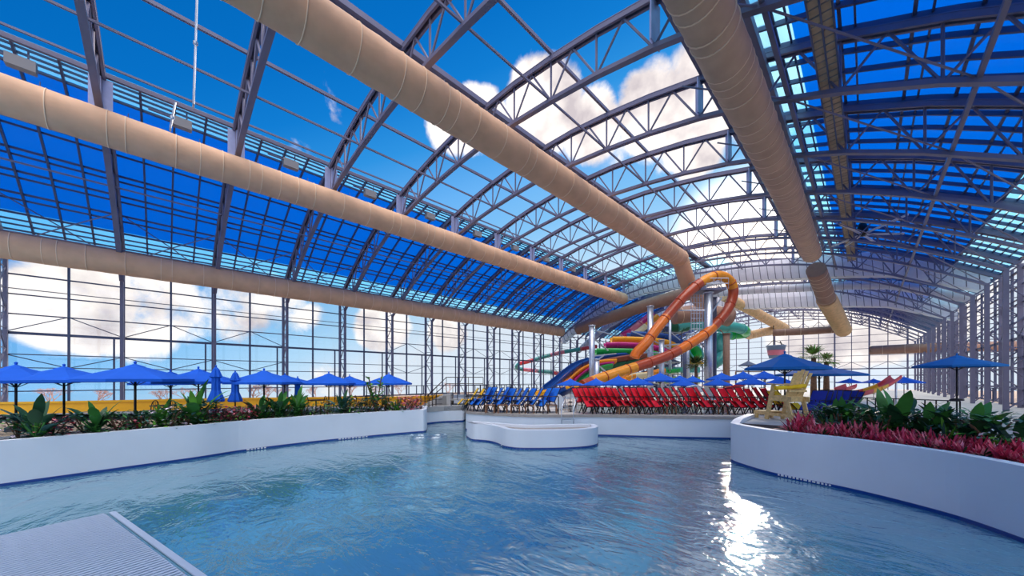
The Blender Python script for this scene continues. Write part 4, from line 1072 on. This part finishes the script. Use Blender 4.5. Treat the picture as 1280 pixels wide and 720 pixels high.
slide('kiddie_slide', [(1064, 481, 26), (1058, 483, 25.8), (1050, 486, 25.5)], .35, ['sl_red'], 'short red flume end above the navy chairs', arc=Ub)
slide('kiddie_slide', [(930, 478, 33), (922, 482, 32.5), (908, 486, 32)], .3, ['sl_red', 'sl_pink'], 'small red flume left of the lifeguard chair', arc=Ub)
# support pillars
def pillar(px, pt, D, r, label, mt='galvanised', cap=False, arms=()):
    b = at(px, D, DECK); t = at(px, D, py=pt); e = empty('slide_pillar', b); m = MB(); m.rod((0, 0, 0), (0, 0, t.z-b.z), r, 16); m.lathe((0, 0, 0), [(0, .0), (r*1.8, 0), (r*1.8, .05), (r, .08)], 16); m.lathe((0, 0, t.z-b.z), [(r, -.06), (r*1.25, -.05), (r*1.25, .03), (0, .04)], 16)
    m.build('shaft', mt, e)
    if arms:
        a = MB()
        for (ax, ay, bx, by, dd) in arms: a.rod(at(ax, D, py=ay)-b, at(bx, D+dd, py=by)-b, .07, 6)
        a.build('arms', mt, e)
    tag(e, label, 'pillar', 'pillars carrying the slides'); return e
pillar(740, 407, 33.5, .27, 'tall silver pillar left of all the slide pillars', arms=[(741, 422, 760, 438, 2), (741, 445, 770, 442, 3), (740, 412, 765, 418, 2)])
pillar(746, 449, 32.5, .24, 'short silver pillar hugging the tall left one', arms=[(746, 451, 756, 443, 1), (746, 455, 766, 472, 1)])
pillar(813, 383, 35.2, .28, 'silver pillar rising behind the descending orange tube', arms=[(814, 425, 846, 440, 2), (814, 438, 795, 441, -1), (814, 448, 835, 455, 0), (814, 424, 790, 414, 3)])
pillar(827, 425, 34, .24, 'medium silver pillar right of the orange tube crossing', arms=[(827, 441, 800, 441, -1), (827, 432, 850, 430, 2)])
pillar(885.5, 366, 34.2, .38, 'thickest silver pillar under the high loop platform', arms=[(886, 388, 845, 388, 0), (887, 395, 902, 372, 1), (885, 430, 865, 428, 2), (886, 440, 872, 425, 1)])
pillar(893, 372, 36, .2, 'slim dark pillar just right of the thickest one', mt='steel_dark')
pillar(856, 433, 40, .2, 'dark thin pillar under the orange tube bend', mt='steel_dark', arms=[(856, 434, 880, 430, 1)])
pillar(859.5, 417, 42, .22, 'pale pillar beside the dark thin one', arms=[(860, 430, 890, 428, 0)])
pillar(908, 417, 48, .42, 'brownish pillar under the teal slide bend', mt='duct_brown', arms=[(907, 420, 900, 412, 0)])
pillar(837.5, 390, 44, .16, 'thin silver pillar right of the blue lane', arms=[(838, 415, 850, 425, 1)])
pillar(800, 455, 41, .18, 'low thin pillar under the stacked lanes')
pillar(776, 455, 42, .2, 'low pillar under the dark green flume')
# loop platform with stairs tower
e = empty('slide_platform', at(885, 34.6, py=364)); o0 = e.location.copy()
m = MB(); m.box((0, 0, 0), (2.5, 2.0, .18), rz=TH); m.build('deck_plate', 'steel', e)
m = MB()
for a, b in (((-1.4, -1), (1.4, -1)), ((-1.4, 1), (1.4, 1)), ((-1.4, -1), (-1.4, 1))):
    for z in (.5, 1.0): m.rod(Matrix.Rotation(TH, 3, 'Z') @ Vector((*a, z)), Matrix.Rotation(TH, 3, 'Z') @ Vector((*b, z)), .03)
    for t in (0, .25, .5, .75, 1): q = Vector((a[0]+(b[0]-a[0])*t, a[1]+(b[1]-a[1])*t, 0)); q = Matrix.Rotation(TH, 3, 'Z') @ q; m.rod(q, q+Vector((0, 0, 1)), .025)
m.build('guard_rail', 'galvanised', e)
m = MB()
for px in (864, 867.5, 871, 874.5, 878): m.rod(at(px, 34.4, py=368)-o0, at(px, 34.4, py=428)-o0, .035)
for k in range(9): m.rod(at(864, 34.4, py=372+k*6.5)-o0, at(878, 34.4, py=372+k*6.5)-o0, .03)
m.build('ladder_cage', 'galvanised', e)
tag(e, 'grey steel platform with cage ladder at the top of the high loop', 'platform')
# stair tower behind slides
e = empty('slide_tower', at(815, 56, DECK)); rot = Matrix.Rotation(TH, 3, 'Z')
for x in (-4, -1.3, 1.3, 4):
    for y in (-1.5, 1.5): m = MB(); m.bar(rot @ Vector((x, y, 0)), rot @ Vector((x, y, 9.6)), .2); m.build('post', 'steel', e)
m = MB()
for z in (2.2, 4.6, 7.0, 9.2): m = MB(); m.box((0, 0, z), (8.4, 3.4, .15), rz=TH); m.build('landing', 'concrete', e)
m = MB()
for k, z in enumerate((0, 2.2, 4.6, 7.0)):
    s = 1 if k % 2 else -1
    for y in (-1.6, 1.6): m.bar(rot @ Vector((-3.6*s, y, z)), rot @ Vector((3.6*s, y, z+2.3)), .08, .3)
    for t in range(12): q = rot @ Vector((-3.6*s+7.2*s*t/12, 0, z+2.3*t/12)); m.box(q, (.35, 1.3, .05), rz=TH)
m.build('stairs', 'steel_dark', e)
m = MB()
for z in (2.2, 4.6, 7.0, 9.2):
    for y in (-1.7, 1.7):
        for h in (.5, 1.0): m.rod(rot @ Vector((-4.2, y, z+h)), rot @ Vector((4.2, y, z+h)), .04)
        for x in range(-4, 5): m.rod(rot @ Vector((x, y, z)), rot @ Vector((x, y, z+1)), .03)
m.build('guard_rails', 'sl_blue', e)
m = MB(); m.lathe((0, 0, 9.3), [(4.6, .6), (0, 2.0)], 4, a0=TH+math.pi/4); m.build('roof', 'sl_blue', e)
tag(e, 'steel stair tower with several landings behind the stacked slides', 'slide tower')
# play structure cluster under the slides
e = empty('play_structure', at(843, 47, DECK))
for x in (-2.6, 0, 2.6):
    for y in (-1, 1): m = MB(); m.rod(rot @ Vector((x, y, 0)), rot @ Vector((x, y, 4.0)), .09, 8); m.build('post', 'galvanised', e)
m = MB(); m.box((0, 0, 1.4), (5.6, 2.4, .12), rz=TH); m.box((0, 0, 2.7), (5.6, 2.4, .12), rz=TH); m.build('platforms', 'sl_cream', e)
m = MB()
for k in range(3): m = MB(); m.box(rot @ Vector((-2+2*k, -1.25, 1.9)), (1.5, .06, .8), rz=TH); m.build('lime_panel', 'sl_lime', e)
m = MB()
for k in range(3): m = MB(); m.box(rot @ Vector((-2+2*k, -1.25, 3.2)), (1.5, .06, .7), rz=TH); m.build('teal_panel', 'sl_teal', e)
m = MB(); m.lathe(tuple(rot @ Vector((2.6, 0, 4.0))), [(1.4, 0), (0, .9)], 8); m.lathe(tuple(rot @ Vector((-2.6, 0, 4.0))), [(1.4, 0), (0, .9)], 8); m.build('roof', 'sl_yellow', e)
tag(e, 'low play structure with lime and teal panels under the slides', 'play structure')
# tipping bucket
e = empty('tipping_bucket', at(970, 52, py=437)); m = MB(); m.lathe((0, 0, 0), [(0, -1.3), (.85, -1.3), (1.2, .5), (1.25, .5), (1.25, .6), (1.1, .6), (.8, -1.1)], 20); m.build('tub', 'bucket', e)
m = MB(); b0 = e.location; m.rod((-.3, 0, .4), (-.3, 0, 3.6), .06); m.rod((-1.2, 0, .5), (-.3, 0, 1.4), .04); m.rod((1.2, 0, .5), (-.3, 0, 1.4), .04); m.rod((.7, 0, .6), (.5, 0, 1.2), .08); m.build('hanger', 'black', e)
m = MB(); p = Vector((-CS*0-.2, -1.05, -.2)); m.lathe((0, 0, -.55), [(.99, -.3), (1.1, .45)], 20); m.build('red_emblem_band', 'sl_pink', e)
tag(e, 'grey-blue tipping bucket hanging above the largest umbrella', 'bucket')
# bucket frame / shelter posts
e = empty('shelter_frame', at(938, 38, DECK)); m = MB()
for x in (-1.6, 1.6): m.rod(rot @ Vector((x, 0, 0)), rot @ Vector((x, 0, 2.8)), .06, 8)
m.rod(rot @ Vector((-1.6, 0, 2.8)), rot @ Vector((1.6, 0, 2.8)), .05, 8); m.rod(rot @ Vector((-1.6, 0, 2.3)), rot @ Vector((1.6, 0, 2.3)), .05, 8)
m.build('posts', 'brown_wood', e); tag(e, 'thin brown post frame under the grey tent top', 'frame')
# floating clear double tube
e = empty('double_inner_tube', at(536, 1408/(550-474), WZ+.06)); e.rotation_euler = (0, 0, TH+.1)
for nm, x in (('ring', -.42), ('ring', .42)):
    m = MB(); k = 24; q = [(x+.42*math.cos(2*math.pi*j/k), .42*math.sin(2*math.pi*j/k), .06) for j in range(k+1)]; m.tube(q, .15, 10, caps=False); m.build('ring', 'clear_ring', e)
m = MB(); m.tube([(-.9, -.1, .2), (-.85, -.15, .28), (-.8, -.1, .2)], .02, 6); m.tube([(.8, -.1, .2), (.85, -.15, .28), (.9, -.1, .2)], .02, 6); m.build('handle', 'white_plastic', e)
tag(e, 'clear double swim ring floating at the mouth of the river channel', 'swim ring')
# trench drain
e = [o for o in C.objects if o.name == 'trench_drain'][0]; e.location = (0, 0, 0)
A, B = ground(140, 641, WZ+.01), ground(275, 739, WZ+.01); d = (B-A).normalized(); nn = Vector((-d.y, d.x, 0)); 
if (ground(165, 720, WZ)-A).dot(nn) < 0: nn = -nn
m = MB(); 
def zq(p): return (p.x, p.y, WZ+.012)
fr = .1; Wd = 1.7; Ln = (B-A).length
m.bar(A+Vector((0, 0, +.015)), B+Vector((0, 0, +.015)), fr, .03); m.build('edge_frame', 'drain_grate', e)
m = MB(); k = 0
while k*.11 < Ln: p = A+d*k*.11+nn*.12; m.bar(p+Vector((0, 0, +.015)), p+nn*Wd+Vector((0, 0, +.015)), .07, .02); k += 1
k = 0
while k*.22 < Wd: p = A+nn*(.12+k*.22); m.bar(p+Vector((0, 0, +.005)), p+d*Ln+Vector((0, 0, +.005)), .03, .015); k += 1
m.build('grating', 'drain_grate', e)
tag(e, 'pale grated trench drain in the shallow near corner of the pool', 'drain')
# ---------------------------------------------------------------- camera
cam = bpy.data.cameras.new('camera'); co = bpy.data.objects.new('camera', cam); C.objects.link(co)
cam.sensor_width = 36; cam.lens = F/1280*36; cam.shift_y = (HZ-360)/1280
co.location = (0, 0, EYE); co.rotation_euler = (math.pi/2, 0, TH)
cam.clip_end = 2000; bpy.context.scene.camera = co
# ---------------------------------------------------------------- light
def dirpx(px, py):
    v = Vector(((px-640)/F, 1, (HZ-py)/F)); v = Vector((v.x*CS-v.y*SN, v.x*SN+v.y*CS, v.z)); return v.normalized()
SUN = dirpx(925, 295)
sl = bpy.data.lights.new('sun', 'SUN'); so = bpy.data.objects.new('sun', sl); C.objects.link(so)
sl.energy = 2.6; sl.angle = math.radians(3); sl.color = (1, .88, .74)
so.rotation_euler = SUN.to_track_quat('Z', 'Y').to_euler(); so.location = SUN*50
w = bpy.data.worlds.new('sky'); bpy.context.scene.world = w; w.use_nodes = True; nt = w.node_tree
for n in list(nt.nodes): nt.nodes.remove(n)
N = nt.nodes.new; Lk = nt.links.new
out = N('ShaderNodeOutputWorld'); bg = N('ShaderNodeBackground'); tc = N('ShaderNodeTexCoord')
nrm = N('ShaderNodeVectorMath'); nrm.operation = 'NORMALIZE'; Lk(tc.outputs['Generated'], nrm.inputs[0])
def dot(v):
    d = N('ShaderNodeVectorMath'); d.operation = 'DOT_PRODUCT'; d.inputs[1].default_value = v; Lk(nrm.outputs[0], d.inputs[0]); return d.outputs['Value']
def mth(op, a, b=None, c=None, clamp=False):
    m = N('ShaderNodeMath'); m.operation = op; m.use_clamp = clamp
    for i, q in enumerate((a, b, c)):
        if q is None: continue
        if isinstance(q, (int, float)): m.inputs[i].default_value = q
        else: Lk(q, m.inputs[i])
    return m.outputs[0]
sep = N('ShaderNodeSeparateXYZ'); Lk(nrm.outputs[0], sep.inputs[0])
ds = dot(SUN)
sv = mth('SUBTRACT', sep.outputs['Z'], mth('MULTIPLY', mth('SUBTRACT', ds, .5), .5))
ramp = N('ShaderNodeValToRGB'); cr = ramp.color_ramp
st_ = [(0.0, (222, 232, 244)), (.09, (176, 214, 242)), (.2, (128, 190, 238)), (.32, (100, 172, 236)), (.43, (45, 142, 218)), (.52, (16, 120, 203)), (.6, (6, 108, 192)), (.75, (0, 96, 176)), (1.0, (0, 84, 160))]
while len(cr.elements) < len(st_): cr.elements.new(.5)
for el, (p, c_) in zip(cr.elements, st_): el.position = p; el.color = (*lin(c_), 1)
Lk(sv, ramp.inputs['Fac'])
# clouds
blobs = [((600, 150), 7, 1.0), ((680, 140), 9, 1.15), ((740, 165), 8, 1), ((820, 140), 9, 1.1), ((885, 100), 9, 1.1), ((950, 90), 9, 1.1), ((860, 185), 7, .8), ((760, 185), 6, .7), ((560, 165), 5, .7), ((960, 150), 6, .6),
         ((915, 325), 8, 1.4), ((980, 335), 8, 1.1), ((850, 330), 8, 1.0), ((215, 383), 8, .9), ((290, 383), 8, .9), ((180, 408), 7, .75), ((345, 372), 7, .7), ((380, 400), 5, .6), ((480, 410), 7, .9), ((560, 415), 5, .7), ((1060, 410), 8, 1), ((1100, 400), 8, 1.0), ((1000, 420), 6, .6), ((1150, 380), 9, 1), ((375, 188), 3, .5), ((100, 380), 9, 1), ((420, 470), 6, .5), ((1080, 120), 7, .5)]
acc = None
for (p, rad, s) in blobs:
    d = dot(dirpx(*p)); mr = N('ShaderNodeMapRange'); mr.interpolation_type = 'SMOOTHSTEP'
    mr.inputs['From Min'].default_value = math.cos(math.radians(rad*.8)); mr.inputs['From Max'].default_value = 1.0; mr.inputs['To Max'].default_value = s*1.25
    Lk(d, mr.inputs['Value']); acc = mr.outputs[0] if acc is None else mth('MAXIMUM', acc, mr.outputs[0])
nz = N('ShaderNodeTexNoise'); nz.inputs['Scale'].default_value = 6.5; nz.inputs['Detail'].default_value = 8; nz.inputs['Roughness'].default_value = .6; nz.inputs['Distortion'].default_value = .3
Lk(nrm.outputs[0], nz.inputs['Vector'])
cl = mth('ADD', mth('MULTIPLY', acc, .62), mth('MULTIPLY', mth('SUBTRACT', nz.outputs['Fac'], .5), 1.5))
cm = N('ShaderNodeMapRange'); cm.interpolation_type = 'SMOOTHSTEP'; cm.inputs['From Min'].default_value = .27; cm.inputs['From Max'].default_value = .55; Lk(cl, cm.inputs['Value'])
nz2 = N('ShaderNodeTexNoise'); nz2.inputs['Scale'].default_value = 9; nz2.inputs['Detail'].default_value = 5; Lk(nrm.outputs[0], nz2.inputs['Vector'])
cc = N('ShaderNodeMix'); cc.data_type = 'RGBA'; cc.inputs['A'].default_value = (*lin((206, 196, 200)), 1); cc.inputs['B'].default_value = (1.15, 1.06, 1.0, 1)
k2 = N('ShaderNodeMapRange'); k2.inputs['From Min'].default_value = .35; k2.inputs['From Max'].default_value = .55; Lk(nz2.outputs['Fac'], k2.inputs['Value']); Lk(k2.outputs[0], cc.inputs['Factor'])
mixc = N('ShaderNodeMix'); mixc.data_type = 'RGBA'; Lk(cm.outputs[0], mixc.inputs['Factor']); Lk(ramp.outputs[0], mixc.inputs['A']); Lk(cc.outputs['Result'], mixc.inputs['B'])
# sun glow
gm = N('ShaderNodeMapRange'); gm.interpolation_type = 'SMOOTHERSTEP'; gm.inputs['From Min'].default_value = math.cos(math.radians(11)); gm.inputs['From Max'].default_value = 1.0; gm.inputs['To Max'].default_value = 1.25; Lk(ds, gm.inputs['Value'])
gp = mth('POWER', gm.outputs[0], 2.0)
gl = N('ShaderNodeMix'); gl.data_type = 'RGBA'; gl.blend_type = 'ADD'; gl.inputs['Factor'].default_value = 1
gc = N('ShaderNodeVectorMath'); gc.operation = 'SCALE'; gc.inputs[0].default_value = (1, .85, .65); Lk(gp, gc.inputs['Scale'])
Lk(mixc.outputs['Result'], gl.inputs['A']); Lk(gc.outputs[0], gl.inputs['B'])
# fill light added to the sky: unseen bright areas overhead and behind the viewer
def fill_lobe(v, deg, amp):
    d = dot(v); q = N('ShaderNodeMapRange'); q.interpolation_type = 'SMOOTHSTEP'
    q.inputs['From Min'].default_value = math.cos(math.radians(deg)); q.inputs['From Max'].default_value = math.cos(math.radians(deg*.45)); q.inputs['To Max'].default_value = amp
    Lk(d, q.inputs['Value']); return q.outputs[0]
bk = mth('ADD', fill_lobe(Vector((SN, -CS, .45)).normalized(), 72, 1.2), fill_lobe(Vector((SN*.25, -CS*.25, 1)).normalized(), 38, 4.0))
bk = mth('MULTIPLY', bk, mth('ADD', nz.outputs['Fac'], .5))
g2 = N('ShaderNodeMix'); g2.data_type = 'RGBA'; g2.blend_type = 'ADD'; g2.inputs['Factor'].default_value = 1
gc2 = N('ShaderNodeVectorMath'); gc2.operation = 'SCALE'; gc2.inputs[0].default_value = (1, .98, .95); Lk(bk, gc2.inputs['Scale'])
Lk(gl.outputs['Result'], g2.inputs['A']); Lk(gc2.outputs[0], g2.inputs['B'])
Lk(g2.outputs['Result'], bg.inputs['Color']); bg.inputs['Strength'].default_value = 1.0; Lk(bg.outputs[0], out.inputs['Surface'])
# ---------------------------------------------------------------- render settings
sc = bpy.context.scene
sc.view_settings.view_transform = 'Standard'; sc.view_settings.look = 'None'; sc.view_settings.gamma = 1; sc.view_settings.use_curve_mapping = False
sc.view_settings.exposure = 0.15
sc.cycles.max_bounces = 8; sc.cycles.diffuse_bounces = 3; sc.cycles.glossy_bounces = 4; sc.cycles.transparent_max_bounces = 24; sc.cycles.caustics_reflective = False; sc.cycles.caustics_refractive = False
sc.cycles.sample_clamp_indirect = 6; sc.cycles.use_denoising = True
